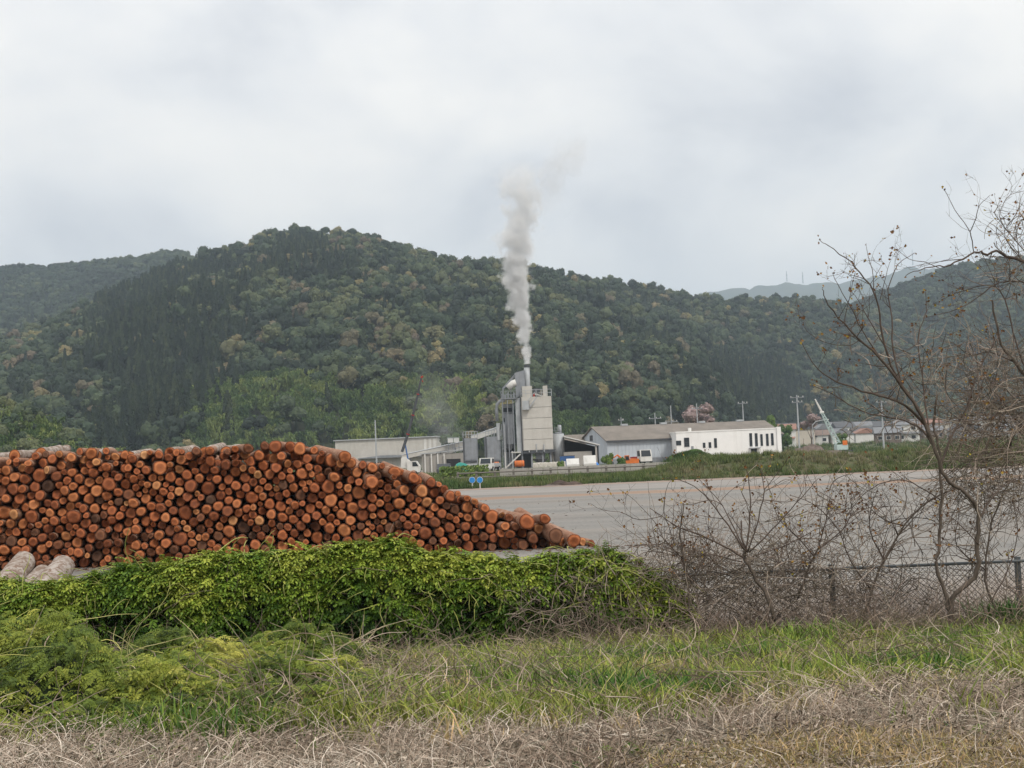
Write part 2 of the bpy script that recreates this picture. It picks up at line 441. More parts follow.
class Hill:
    """terrain laid out by bearing and distance: from a foot line up to a crest, and down again behind"""
    def __init__(s, sky, foot, crest, back, z0, lower=6.0, spur=0.0, seed=1, p=0.85, jag=0.0):
        s.jag = jag
        s.sx = np.array([q[0] for q in sky], float); s.sy = np.array([q[1] for q in sky], float)
        s.foot, s.crest, s.back, s.z0, s.lower, s.spur, s.seed, s.p = foot, crest, back, z0, lower, spur, seed, p
    def at(s, px, t):
        """t: 0 foot, 1 crest, 2 behind"""
        cr = np.interp(px, *s.crest); ft = np.interp(px, *s.foot)
        c = W(px, float(np.interp(px, s.sx, s.sy)), cr); top = c.z - s.lower; u = c.x / cr
        if t <= 1:
            Y = ft + (cr - ft) * t; k = t ** s.p
        else:
            Y = cr + (s.back - cr) * (t - 1); k = 1 - 0.9 * (t - 1) ** 1.3
        x = u * Y
        z = s.z0 + (top - s.z0) * k
        tt = min(t, 1)
        z += s.jag * (fbm(px, 0, 0.05, s.seed, 4) + .5 * fbm(px, 0, 0.22, s.seed, 3)) * tt
        z += s.spur * fbm(x, Y, 0.006, s.seed, 3) * 4 * tt * (1 - tt) * (1 if t <= 1 else 0)
        return Vector((x, Y, z))
    def build(s, name, mat, px0, px1, nx, nt, label=None):
        PXs = np.linspace(px0, px1, nx); T = np.linspace(0, 2, nt)
        V = [s.at(p, t) for t in T for p in PXs]
        o = obj(name, np_mesh(name, V, grid_faces(nt, nx), mat, True)); return tag(o, kind='structure')

main_sky = [(-400, 420), (-250, 400), (-120, 375), (0, 343), (50, 323), (100, 299), (145, 280), (185, 262), (215, 253), (240, 247), (262, 236), (300, 231), (340, 231), (368, 236), (400, 248), (430, 257), (462, 266), (500, 265), (520, 270),
            (560, 277), (600, 283), (640, 287), (665, 290), (690, 298), (720, 300), (770, 299), (820, 300), (880, 318), (940, 338), (1030, 360), (1150, 390), (1300, 420)]
FOOT = ([-400, 300, 520, 690, 800, 900, 1300], [520, 470, 450, 520, 860, 950, 950])
main = Hill(main_sky, FOOT, ([-400, 0, 300, 520, 800, 1300], [820, 900, 1000, 960, 1250, 1300]), 1500, 2, 7, 16, 2)
main.build('wooded_hill', hm.m, -300, 1250, 150, 60)
left_sky = [(-500, 330), (-200, 290), (0, 268), (40, 266), (90, 263), (130, 258), (165, 252), (185, 254), (230, 275), (300, 320), (400, 400)]
lefth = Hill(left_sky, ([-500, 400], [1000, 1050]), ([-500, 400], [1600, 1550]), 2300, 20, 8, 20, 5)
lefth.build('wooded_ridge', hm.m, -400, 400, 60, 40)
right_sky = [(700, 420), (780, 360), (840, 312), (865, 300), (905, 284), (950, 268), (985, 262), (1030, 258), (1150, 270), (1300, 300)]
righth = Hill(right_sky, ([700, 1300], [1000, 1000]), ([700, 1300], [1450, 1500]), 2200, 8, 8, 20, 8)
righth.build('shadowed_hill', hm.m, 705, 1300, 60, 40)
far_sky = [(300, 330), (560, 310), (660, 298), (690, 295), (730, 287), (780, 283), (830, 281), (865, 276), (890, 271), (910, 266), (935, 266), (955, 272), (1000, 283), (1080, 290), (1300, 300)]
farh = Hill(far_sky, ([300, 1300], [3900, 3900]), ([300, 1300], [5000, 5200]), 6300, 0, 0, 50, 11, jag=14)
farh.build('distant_mountain', fm.m, 320, 1300, 220, 40)
mound = Hill([(-300, 400), (-100, 392), (-20, 395), (20, 401), (45, 414), (65, 428), (85, 441), (100, 449), (160, 452)], ([-300, 200], [300, 300]), ([-300, 200], [340, 340]), 420, 0, 5, 2, 14)
mound.build('bamboo_knoll', hm.m, -250, 150, 40, 24)

# ---- trees on the hills
def wood(hill, n, px0, px1, classify, t0=0.0, t1=1.06):
    res = {'broad': [], 'cedar': [], 'bamboo': []}
    k = 0
    while k < n:
        px = rng.uniform(px0, px1); t = rng.uniform(t0, t1)
        ft, cr = np.interp(px, *hill.foot), np.interp(px, *hill.crest)
        Y = ft + (cr - ft) * t
        if rng.random() > Y / (cr * 1.06): continue        # even spacing over the ground
        k += 1
        p = hill.at(px, t); q = PX(p)
        kind, w, h, tint = classify(q[0], q[1], t, p)
        res[kind].append((p, w, h, tint))
    return res
def put(name, label, rows, col, sink=0.5):
    if not rows: return
    pts = [(p.x, p.y, p.z - sink) for p, w_, h, t in rows]
    n = len(rows); rots = np.stack([rng.normal(0, .05, n), rng.normal(0, .05, n), rng.uniform(0, 6.28, n)], 1)
    o = scatter(name, pts, rots, [(w_, w_, h) for p, w_, h, t in rows], [t for *_, t in rows], col)
    if label: o['label'] = label
    return o
def cls_main(px, py, t, p):
    nz = fbm(p.x, p.y, 0.012, 21, 3); n2 = fbm(p.x, p.y, 0.03, 33, 2)
    r = rng.random()
    if t < 0.13 + 0.12 * (0.5 + nz) and (200 + 60 * n2 < px < 485) and rng.random() < .85:
        return 'bamboo', rng.uniform(7, 10), rng.uniform(8, 12), float(np.clip(0.58 + .6 * n2 + rng.normal(0, .28), 0, 1))
    if t < 0.06 and 540 < px < 640:
        return 'bamboo', rng.uniform(6, 9), rng.uniform(7, 10), float(np.clip(0.25 + rng.normal(0, .2), 0, 1))
    xx = px + 60 * nz + 25 * n2
    ced = (95 < xx < 150 and py > 300) or (150 <= xx < 225 and py > 268 and py < 440 - (xx - 150) * 1.1) or (255 < xx < 330 and py < 300 and .55 < t < .93) or (xx < 235 and 400 < py < 440 and xx > 90)
    ced = ced or (185 < xx < 240 and 370 < py < 410) or (715 < xx < 790 and py > 370) or (nz > 0.42 and px > 480 and t < .88)
    if ced and r < 0.80 or (r < 0.05 and t < .8):
        return 'cedar', rng.uniform(11, 16), rng.uniform(10, 15), rng.random()
    v = 0.36 + 0.5 * n2 + rng.normal(0, 0.2)
    if px > 560: v -= 0.10
    if rng.random() < 0.075: v = rng.uniform(0.84, 1.0)
    return 'broad', (sz_ := rng.uniform(4.6, 8) * (1.5 if rng.random() < .2 else 1)), sz_ * rng.uniform(.85, 1.15), float(np.clip(v, 0, 1))
W1 = wood(main, 21000, -140, 1120, cls_main)
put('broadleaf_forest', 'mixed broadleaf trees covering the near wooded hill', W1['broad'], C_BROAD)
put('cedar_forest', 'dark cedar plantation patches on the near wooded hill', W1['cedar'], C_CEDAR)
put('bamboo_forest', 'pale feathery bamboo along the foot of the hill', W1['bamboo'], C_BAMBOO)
def cls_far(px, py, t, p):
    n2 = fbm(p.x, p.y, 0.01, 40, 3)
    if t < .9 and rng.random() < 0.22 + .5 * n2: return 'cedar', rng.uniform(14, 20), rng.uniform(12, 17), rng.random()
    return 'broad', rng.uniform(9, 14), rng.uniform(8, 12), float(np.clip(.3 + .4 * n2 + rng.normal(0, .15), 0, 1))
W2 = wood(lefth, 4200, -150, 330, cls_far, 0.25)
W3 = wood(righth, 4200, 760, 1130, cls_far, 0.15)
for k, lab, W_ in (('broadleaf_forest', 'woodland on the farther ridge at the left', W2), ('broadleaf_forest', 'woodland on the shadowed hill behind the bare trees', W3)):
    put(k, lab, W_['broad'], C_BROAD); put('cedar_forest', lab.replace('woodland', 'cedars'), W_['cedar'], C_CEDAR)
W4 = wood(mound, 520, -150, 120, lambda px, py, t, p: ('bamboo', rng.uniform(5, 8), rng.uniform(5, 8), float(np.clip(.55 + rng.normal(0, .25), 0, 1))) if rng.random() < .7 else ('broad', rng.uniform(4, 7), rng.uniform(4, 6), float(rng.uniform(.2, .7))), 0.0, 1.3)
put('bamboo_forest', 'yellow-green bamboo on the low knoll behind the left of the pile', W4['bamboo'], C_BAMBOO)
put('broadleaf_forest', 'small trees on the low knoll behind the left of the pile', W4['broad'], C_BROAD)

# ================================================================== LOG PILE
Y_PILE, LOG_L = 36.2, 4.0
AX = R(9)                                   # the logs point slightly to the left, going away
lm = MT('log_bark')
v_ = lm.obj((1, 1, 1)); v2 = lm.obj((6, 0.9, 6))
f1 = lm.noise(1.6, 5, 0.65, v_); f2 = lm.noise(5, 5, 0.7, v2)
bc = lm.ramp(f1, [(0.3, (0.20, 0.085, 0.045)), (0.5, (0.34, 0.185, 0.115)), (0.7, (0.45, 0.32, 0.235))])
bc = lm.mix(lm.math('MULTIPLY', lm.ramp(f2, [(0.45, (0, 0, 0)), (0.62, (1, 1, 1))]), 0.6), bc, (0.15, 0.06, 0.03))
lm.fin(bc, 0.85, bump=f2, bs=0.5, bd=0.02)
M_BARK = lm.m
def cut_mat(name, use_attr):
    t = MT(name)
    rad = t.attr('rad').outputs['Fac']
    if use_attr: rnd = t.attr('rnd').outputs['Fac']
    else:
        oi = t.n('ShaderNodeObjectInfo'); sx = t.n('ShaderNodeSeparateColor'); t.l(oi.outputs['Color'], sx.inputs[0]); rnd = sx.outputs[0]
    n = t.noise(7, 4, 0.6, t.obj()); n2 = t.noise(22, 4, 0.7, t.obj())
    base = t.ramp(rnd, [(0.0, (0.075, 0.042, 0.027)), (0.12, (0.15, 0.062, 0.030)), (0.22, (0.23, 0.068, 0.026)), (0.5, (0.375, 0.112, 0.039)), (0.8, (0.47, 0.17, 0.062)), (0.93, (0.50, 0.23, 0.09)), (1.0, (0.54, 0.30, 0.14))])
    rr = t.math('ADD', rad, t.math('MULTIPLY', t.math('SUBTRACT', n, 0.5), 0.30))
    zone = t.ramp(rr, [(0.0, (0.40, 0.36, 0.33)), (0.07, (0.62, 0.58, 0.54)), (0.40, (0.76, 0.73, 0.69)), (0.54, (0.88, 0.86, 0.83)), (0.64, (1.25, 1.33, 1.4)), (0.80, (1.16, 1.2, 1.22)), (0.88, (0.82, 0.74, 0.68)), (0.95, (0.38, 0.32, 0.29)), (1.0, (0.2, 0.16, 0.14))])
    col = t.mix(1.0, base, zone, 'MULTIPLY')
    ring = t.math('SINE', t.math('MULTIPLY', rr, 42.0))
    col = t.mix(t.math('MULTIPLY', t.math('ADD', ring, 1.0), 0.13), col, (0.10, 0.035, 0.014))
    col = t.mix(t.math('MULTIPLY', t.ramp(n2, [(0.5, (0, 0, 0)), (0.75, (1, 1, 1))]), 0.45), col, (0.13, 0.05, 0.022))
    return t.fin(col, 0.8, bump=n2, bs=0.3, bd=0.01)
M_CUT = cut_mat('log_cut_end', False); M_CUT_A = cut_mat('log_cut_end_mixed', True)

def log_variant(seed, n=18):
    """unit-radius log, cut end at y=0 facing -y; returns bark (v,f) and cut end (v,f,rad)"""
    r = random.Random(seed); prof = []
    ph = [r.uniform(0, 6.28) for _ in range(5)]
    fl = r.random() < .25
    for k in range(n):
        a = 2 * math.pi * k / n
        q = 1 + 0.05 * math.cos(2 * a + ph[0]) + 0.035 * math.cos(3 * a + ph[1]) + 0.02 * math.cos(5 * a + ph[2]) + r.gauss(0, 0.012)
        if fl: q *= 1 - 0.07 * max(0, math.cos(a - ph[3])) ** 6
        prof.append((a, q))
    bx, by = r.uniform(-.12, .12), r.uniform(-.12, .12)
    V, Fc = [], []
    ys_ = [0.0, 0.7, 1.5, 2.4, 3.3, LOG_L]
    for j, y in enumerate(ys_):
        t = y / LOG_L; s_ = 1 - 0.13 * t + (r.gauss(0, .02) if j else 0)
        ox, oz = bx * math.sin(t * 3), by * math.sin(t * 3)
        for a, q in prof: V.append((q * s_ * math.cos(a) + ox, y, q * s_ * math.sin(a) + oz))
    for j in range(len(ys_) - 1):
        for k in range(n):
            Fc.append((j * n + k, j * n + (k + 1) % n, (j + 1) * n + (k + 1) % n, (j + 1) * n + k))
    Fc.append(tuple(range((len(ys_) - 1) * n, len(ys_) * n)))
    E, Ef, rad = [(0, r.uniform(-.01, .03), 0)], [], [0.0]
    tx, tz = r.gauss(0, .05), r.gauss(0, .05)
    for rr in (0.5, 0.93, 1.0):
        for a, q in prof:
            x, z = q * rr * math.cos(a), q * rr * math.sin(a)
            E.append((x, tx * x + tz * z + r.gauss(0, .008) + (0.03 if rr == 1.0 else 0), z)); rad.append(rr)
    for k in range(n):
        Ef.append((0, 1 + (k + 1) % n, 1 + k))
        for j in range(2): Ef.append((1 + j * n + k, 1 + j * n + (k + 1) % n, 1 + (j + 1) * n + (k + 1) % n, 1 + (j + 1) * n + k))
    for k in range(n): V[k] = (V[k][0], E[1 + 2 * n + k][1], V[k][2])
    return V, Fc, E, Ef, rad
LOGV = [log_variant(s) for s in range(12)]
LOG_BARK, LOG_CUT = [], []
for i, (V, Fc, E, Ef, rad) in enumerate(LOGV):
    a = MB(); a.add(V, Fc); LOG_BARK.append(a.mesh('log', M_BARK, True))
    b = MB(); b.add(E, Ef); b.at['rad'] = rad; LOG_CUT.append(b.mesh('cut_end', M_CUT, True))

# profile of the pile's top in world x, read off the ridge line of the heap
prof_px = [(-130, 462), (-60, 460), (0, 455), (30, 452), (60, 450), (92, 446), (120, 450), (160, 448), (200, 447), (240, 445), (275, 439), (300, 440), (325, 450), (345, 455), (372, 459), (400, 468), (430, 478), (452, 488), (480, 500), (505, 512), (525, 519), (550, 528), (570, 538), (588, 545)]
pr = [W(x, y, Y_PILE) for x, y in prof_px]
prx, prz = [p.x for p in pr], [max(p.z, 0.2) for p in pr]
placed = []
def pack():
    X = np.arange(prx[0], prx[-1] + 0.1, 0.02)
    top = np.interp(X, prx, prz)
    PXc, PZc, PRc = np.zeros(3000), np.zeros(3000), np.zeros(3000); n = 0
    fails = 0
    r2 = np.random.default_rng(5)
    while fails < 60 and n < 2900:
        u = r2.random()
        r = 0.07 + 0.04 * r2.random() if u < 0.36 else (0.105 + 0.04 * r2.random() if u < 0.94 else 0.145 + 0.045 * r2.random())
        z = np.full(len(X), r)
        if n:
            near = slice(max(0, n - 900), n)
            dx = X[:, None] - PXc[None, near]; d2 = (r + PRc[None, near]) ** 2 - dx ** 2
            z = np.maximum(z, np.where(d2 > 0, PZc[None, near] + np.sqrt(np.maximum(d2, 0)), 0).max(1))
        ok = z + r * 0.9 <= top
        if not ok.any(): fails += 1; continue
        zz = np.where(ok, z + r2.uniform(0, 0.14, len(X)) * 0.5, 1e9)
        i = int(np.argmin(zz)); PXc[n], PZc[n], PRc[n] = X[i], z[i], r; n += 1
    return PXc[:n], PZc[:n], PRc[:n]
lx, lz, lr = pack()
logs = []
for x, z, r in zip(lx, lz, lr):
    top = float(np.interp(x, prx, prz)); high = z + r > top - 0.42
    y = Y_PILE + rng.normal(0, 0.10) + (rng.uniform(-.3, .5) if high else 0)
    ang = -AX + rng.normal(0, 0.022 if not high else 0.07)
    c = rng.random()
    rnd = float(np.clip(rng.normal(0.52, 0.17), 0.15, 0.88))
    if c < 0.05: rnd = rng.uniform(0, 0.12)
    elif c > 0.975: rnd = rng.uniform(0.9, .97)
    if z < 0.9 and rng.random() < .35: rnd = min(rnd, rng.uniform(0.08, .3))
    logs.append(dict(x=x, y=y, z=z, r=r, tilt=0.0 if not high else rng.normal(0.0, 0.02), ang=-ang, rnd=rnd, px=PX((x, y, z)), high=high, top=top))
# a few logs that slid down or lie askew on top of the heap
for (ax, ay, bx_, by_, r, rnd) in [(345, 457, 318, 450, .17, .6), (372, 482, 352, 462, .17, .62), (395, 472, 340, 468, .14, .55), (414, 478, 385, 466, .15, .45), (556, 536, 520, 514, .19, .1), (574, 541, 545, 527, .18, .55), (527, 522, 500, 515, .2, .5), (545, 519, 530, 521, .14, .4)]:
    a_ = W(ax, ay, Y_PILE - 0.35); b_ = W(bx_, by_, Y_PILE + 3.4)
    d = (b_ - a_).normalized()
    logs.append(dict(x=a_.x, y=a_.y, z=max(a_.z, r), r=r, tilt=math.asin(max(-.3, min(.3, d.z))), ang=math.atan2(-d.x, d.y), rnd=rnd, px=PX(a_), high=True, top=a_.z + r, askew=True))
def seen_area(l):
    px, py = l['px']
    if px < -6 or px > 600: return 0
    vine = np.interp(px, [0, 60, 130, 200, 270, 330, 400, 460, 520, 600], [584, 578, 571, 556, 546, 541, 539, 551, 553, 548])
    return l['r'] * (1.6 if l.get('askew') else 1) if py < vine else 0
rank = sorted(range(len(logs)), key=lambda i: -seen_area(logs[i]))
solo = set(i for i in rank[:300] if seen_area(logs[i]) > 0)
print('logs', len(logs), 'in view', sum(seen_area(l) > 0 for l in logs), 'solo', len(solo))

# labels: colour and thickness of the cut end, then where in the pile, then order among its look-alikes
def hue(l):
    r = l['rnd']
    return 'dark weathered' if r < 0.15 else 'brown-red' if r < 0.38 else 'rust-orange' if r < 0.66 else 'bright orange' if r < 0.9 else 'pale yellowish'
def zone(l):
    px = l['px'][0]
    for lim, s_ in ((30, "at the pile's far left edge"), (85, 'above the grey-barked logs'), (140, 'right of the grey-barked logs'), (195, "in the left half of the pile"), (245, "left of the pile's highest crest"),
                    (300, "under the pile's highest crest"), (345, 'right of the highest crest'), (390, 'below the thin grey pole'), (425, 'below the dark crane boom'), (470, 'where the pile starts sloping down'), (525, "on the pile's right slope")):
        if px < lim: return s_
    return "at the pile's right toe"
def band(l):
    if l.get('askew'): return 'lying askew atop,'
    if l['high']: return 'in top layer,'
    k = l['z'] / max(l['top'], .3)
    return 'low down,' if k < 0.33 else 'halfway up,' if k < 0.66 else 'high up,'
def size(l): return 'thick' if l['r'] > 0.14 else 'medium' if l['r'] > 0.125 else 'slim'
ORD = ['leftmost', 'second', 'third', 'fourth', 'fifth', 'sixth', 'seventh', 'eighth', 'ninth']
cells = {}
for i in solo: cells.setdefault((hue(logs[i]), size(logs[i]), band(logs[i]), zone(logs[i])), []).append(i)
lab = {}
for (h_, s_, b_, z_), ids in cells.items():
    ids.sort(key=lambda i: logs[i]['px'][0])
    for k, i in enumerate(ids):
        if len(ids) == 1: lab[i] = '%s log with %s end %s %s' % (s_, h_, b_, z_)
        elif k == len(ids) - 1: lab[i] = 'rightmost %s log with %s end %s %s' % (s_, h_, b_, z_)
        else: lab[i] = '%s %s log with %s end %s %s' % (ORD[k] + ('' if k == 0 else '-from-left'), s_, h_, b_, z_)
small = []
for i, l in enumerate(logs):
    if i in solo:
        v = i % len(LOG_BARK)
        o = obj('log', LOG_BARK[v]); o.location = (l['x'], l['y'], l['z'])
        o.rotation_euler = (l['tilt'], 0, l['ang']); o.scale = (l['r'], 1, l['r'])
        tag(o, lab[i], 'log', 'cut logs stacked in the big pile')
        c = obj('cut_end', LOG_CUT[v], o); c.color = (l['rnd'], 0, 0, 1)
    else: small.append(l)
sv, sf, sm_, srad, srnd = [], [], [], [], []
sm = MB()
for l in small:
    V, Fc, E, Ef, rad = LOGV[rng.integers(len(LOGV))]
    q = rng.uniform(0, 6.28); cq, sq = math.cos(q), math.sin(q)
    M = Matrix.Translation((l['x'], l['y'], l['z'])) @ Matrix.Rotation(l['ang'], 4, 'Z')
    tr = lambda p: M @ Vector(((p[0] * cq - p[2] * sq) * l['r'], p[1], (p[0] * sq + p[2] * cq) * l['r']))
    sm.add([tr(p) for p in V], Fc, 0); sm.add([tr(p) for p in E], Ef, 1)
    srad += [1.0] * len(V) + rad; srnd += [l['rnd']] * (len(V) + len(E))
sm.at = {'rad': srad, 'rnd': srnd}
o = sm.build('slim_logs', [M_BARK, M_CUT_A], smooth=True); tag(o, 'slim log ends filling the gaps of the big pile', kind='stuff')

# added rear logs that block light leaking through gaps of the first rank
rb = MB(); rrad, rrnd = [], []
for x, z, r in zip(lx, lz, lr):
    V, Fc, E, Ef, rad = LOGV[rng.integers(len(LOGV))]; z2 = z * .96 + r * .2; x2 = x + .11 + LOG_L * math.sin(-AX)
    if z2 + r > np.interp(x2 + .5, prx, prz) - .1: continue
    M = Matrix.Translation((x2, Y_PILE + LOG_L + .35 + rng.uniform(0, .5), z2)) @ Matrix.Rotation(AX + rng.normal(0, .05), 4, 'Z')
    tr = lambda p: M @ Vector((p[0] * r * 1.15, p[1], p[2] * r * 1.15))
    rb.add([tr(p) for p in V], Fc, 0); rb.add([tr(p) for p in E], Ef, 1); rrad += [1.0] * len(V) + rad; rrnd += [.3] * (len(V) + len(E))
rb.at = {'rad': rrad, 'rnd': rrnd}
tag(rb.build('added_rear_logs', [M_BARK, M_CUT_A], smooth=True), 'added logs behind the big pile, blocking light through its gaps', kind='stuff')
# pale barked logs seen along the top of the heap along the top of the heap
gb = MT('grey_bark'); v_ = gb.obj((2.2, 0.9, 2.2)); f1 = gb.noise(1.4, 6, 0.7, v_); f2 = gb.noise(4, 5, 0.7, v_)
gc = gb.ramp(f1, [(0.3, (0.20, 0.15, 0.115)), (0.5, (0.36, 0.31, 0.27)), (0.72, (0.50, 0.46, 0.42))])
gc = gb.mix(gb.math('MULTIPLY', gb.ramp(f2, [(0.47, (0, 0, 0)), (0.57, (1, 1, 1))]), 0.85), gc, (0.17, 0.105, 0.07))
gb.fin(gc, 0.9, bump=f2, bs=0.6, bd=0.03); M_GREYBARK = gb.m
def lone_log(a, b, r, label, group, mat, seed, cut_rnd=0.5, r1=None):
    """log lying from a (near end) to b"""
    a, b = Vector(a), Vector(b); d = b - a; rr = random.Random(seed)
    n = 16; mb = MB(); pts = [a + d * t for t in np.linspace(0, 1, 9)]
    u = d.normalized().cross(Vector((0, 0, 1))).normalized(); w_ = u.cross(d.normalized())
    for j, p in enumerate(pts):
        q0 = r + ((r1 or r * .88) - r) * j / 8
        p = p + u * rr.gauss(0, .012) + w_ * rr.gauss(0, .012)
        for k in range(n):
            t = 2 * math.pi * k / n
            q = q0 * (1 + 0.07 * mnoise.noise(Vector((math.cos(t) * 1.3, math.sin(t) * 1.3, j * .8 + seed * 5))))
            mb.v.append(tuple(p + (u * math.cos(t) + w_ * math.sin(t)) * q))
    for j in range(8):
        for k in range(n): mb.f.append((j * n + k, j * n + (k + 1) % n, (j + 1) * n + (k + 1) % n, (j + 1) * n + k)); mb.mi.append(0)
    o = mb.build('log', mat, smooth=True); tag(o, label, 'log', group)
    for base, s_ in ((0, -1), (8 * n, 1)):
        e = MB(); ring = [Vector(mb.v[base + k]) for k in range(n)]; c = sum(ring, Vector()) / n + d.normalized() * s_ * .01
        e.v = [tuple(c)] + [tuple(c + (p - c) * .55) for p in ring] + [tuple(p + d.normalized() * s_ * .003) for p in ring]
        for k in range(n):
            f = [(0, 1 + k, 1 + (k + 1) % n), (1 + k, 1 + n + k, 1 + n + (k + 1) % n, 1 + (k + 1) % n)]
            e.f += f if s_ > 0 else [x[::-1] for x in f]
            e.mi += [0, 0]
        e.at['rad'] = [0] + [.55] * n + [1] * n
        ce = e.build('cut_end', M_CUT, o); ce.color = (cut_rnd, 0, 0, 1)
    return o
for k, (x0, y0, x1, y1, dz, ang) in enumerate([(-12, 455, 30, 451, 0, .5), (14, 452, 52, 449, 0, .6), (40, 449, 66, 445, 0, .3), (96, 452, 112, 447, 0, .2), (170, 449, 196, 446, 0, .4), (205, 448, 222, 443, 0, .3), (226, 447, 246, 445, 0, .3), (130, 453, 152, 449, 0, .4)]):
    a_ = W(x0, y0 + 4, Y_PILE + .5); b_ = W(x1, y1 + 4, Y_PILE + 4.2)
    lone_log(a_, b_, .15, ['pale barked log lying askew on the far left end of the pile top', 'pale barked log second from the left end lying askew on the pile top', 'pale barked log sticking up above the pile beside its left end', 'pale barked log on top of the pile right of the left end',
             'pale barked log on the pile top left of the two pale ones together', 'pale barked log, left one of two lying together on the pile top', 'pale barked log, right one of two lying together on the pile top', 'pale barked log on the pile top midway along its left part'][k], 'pale logs on top of the pile', M_GREYBARK, k, .75)
# three weathered grey logs lying in front of the heap at the left
z0 = 0.0
lone_log(W(-14, 610, 28.6), W(24, 562, 33.4), .30, 'weathered grey barked log, leftmost of three in front of the pile', 'grey barked logs in front of the pile', M_GREYBARK, 21, .1)
lone_log(W(8, 612, 28.4), W(42, 574, 33.4), .26, 'weathered grey barked log wedged between two others before the pile', 'grey barked logs in front of the pile', M_GREYBARK, 22, .1)
lone_log(W(30, 606, 28.6), W(64, 566, 33.6), .31, 'weathered grey barked log, rightmost of three in front of the pile', 'grey barked logs in front of the pile', M_GREYBARK, 23, .1)
# crushed bark and dirt trodden over the open yard
mb = MB(); rb2 = random.Random(6)
for i in range(420):
    x, y = rb2.uniform(-6, 26), 24 + 52 * rb2.random() ** 1.3; a = rb2.uniform(0, 6.28); k = rb2.uniform(.02, .09)
    u, v = Vector((math.cos(a), math.sin(a), 0)) * k, Vector((-math.sin(a), math.cos(a), 0)) * k * rb2.uniform(.2, .6)
    p = Vector((x, y, .012)); mb.add([p - u, p + v + Vector((0, 0, .02)), p + u, p - v + Vector((0, 0, .012))], [(0, 1, 2), (0, 2, 3)])
tag(mb.build('yard_debris', worn('yard_debris', (.12, .085, .06), 2, .4, .95)), 'scraps of bark and grit strewn over the open yard', kind='stuff')
# bark chips on the yard before the pile
bc_ = MT('bark_litter'); bc_.fin((0.16, 0.075, 0.04), 0.95)
mb = MB()
for i in range(900):
    x, y = rng.uniform(-14, 4.4), Y_PILE - abs(rng.normal(0, .7)) + .1; a = rng.uniform(0, 6.28); s_ = rng.uniform(.03, .11)
    c_, d_ = math.cos(a) * s_, math.sin(a) * s_
    mb.add([(x - c_, y - d_, .012), (x + d_ * .3, y - c_ * .3, .03), (x + c_, y + d_, .014), (x - d_ * .3, y + c_ * .3, .022)], [(0, 1, 2, 3)])
tag(mb.build('bark_litter', bc_.m), 'bark chips strewn on the yard before the pile', kind='stuff')

# ================================================================== CHAIN LINK FENCE
Y_F = 21.2
steel = worn('galvanised_steel', (0.13, 0.145, 0.155), 3, .3, .5, .5)
fz0, fz1 = -0.56, W(900, 566, Y_F).z
fence = thing('chain_link_fence', 'low grey chain link fence with pipe top rail along the yard edge', 'fence', (0, Y_F, fz0))
fh = fz1 - fz0
mb = MB(); x0, x1 = -12.0, 13.0
mb.tube([(x0, 0, fh), (x1, 0, fh)], 0.024, 8); mb.build('top_rail', steel, fence)
px_posts = [W(q, 570, Y_F).x for q in (1206, 1019, 832, 645)] + [W(645, 570, Y_F).x - 2.83 * k for k in range(1, 6)]
mb = MB(); mb.box(-0.036, 0.036, -0.036, 0.036, -0.35, fh + 0.05); mb.box(-.042, .042, -.042, .042, fh + .05, fh + .062)
pm = mb.mesh('post', steel)
for x in px_posts: obj('post', pm, fence, (x, 0.05, 0))
mb = MB(); st = 0.085; wr = 0.0042
k = x0
while k < x1 + fh:
    for s_ in (1, -1):
        a_ = (k, 0.01 * s_, fh - .02); b_ = (k - s_ * fh * .98, 0.01 * s_, 0.02)
        mb.tube([a_, b_], wr, 3, cap=False)
    k += st
wire = worn('fence_wire', (0.13, 0.125, 0.12), 3, .3, .6, .4)
mb.build('wire_mesh', wire, fence)

# ================================================================== UNDERGROWTH
M_GRASS = leaf_mat('grass_blades', [(0.0, (0.05, 0.12, 0.018)), (0.3, (0.15, 0.22, 0.032)), (0.55, (0.27, 0.30, 0.055)), (0.75, (0.32, 0.285, 0.115)), (0.88, (0.42, 0.31, 0.15)), (1.0, (0.55, 0.40, 0.20))], 0.25)
M_VINE = leaf_mat('vine_leaves', [(0.0, (0.030, 0.072, 0.010)), (0.35, (0.095, 0.18, 0.020)), (0.65, (0.19, 0.285, 0.032)), (1.0, (0.34, 0.385, 0.06))], 0.25, 0.55)
M_DRY = leaf_mat('dry_stalks', [(0.0, (0.085, 0.06, 0.04)), (0.4, (0.235, 0.185, 0.135)), (0.75, (0.40, 0.34, 0.265)), (1.0, (0.60, 0.54, 0.45))])
M_TWIG = leaf_mat('dry_vines', [(0.0, (0.075, 0.053, 0.040)), (0.5, (0.16, 0.12, 0.09)), (1.0, (0.27, 0.21, 0.155))])
M_WEED = leaf_mat('weed_leaves', [(0.0, (0.05, 0.12, 0.02)), (0.5, (0.16, 0.25, 0.04)), (1.0, (0.32, 0.36, 0.07))], 0.25)
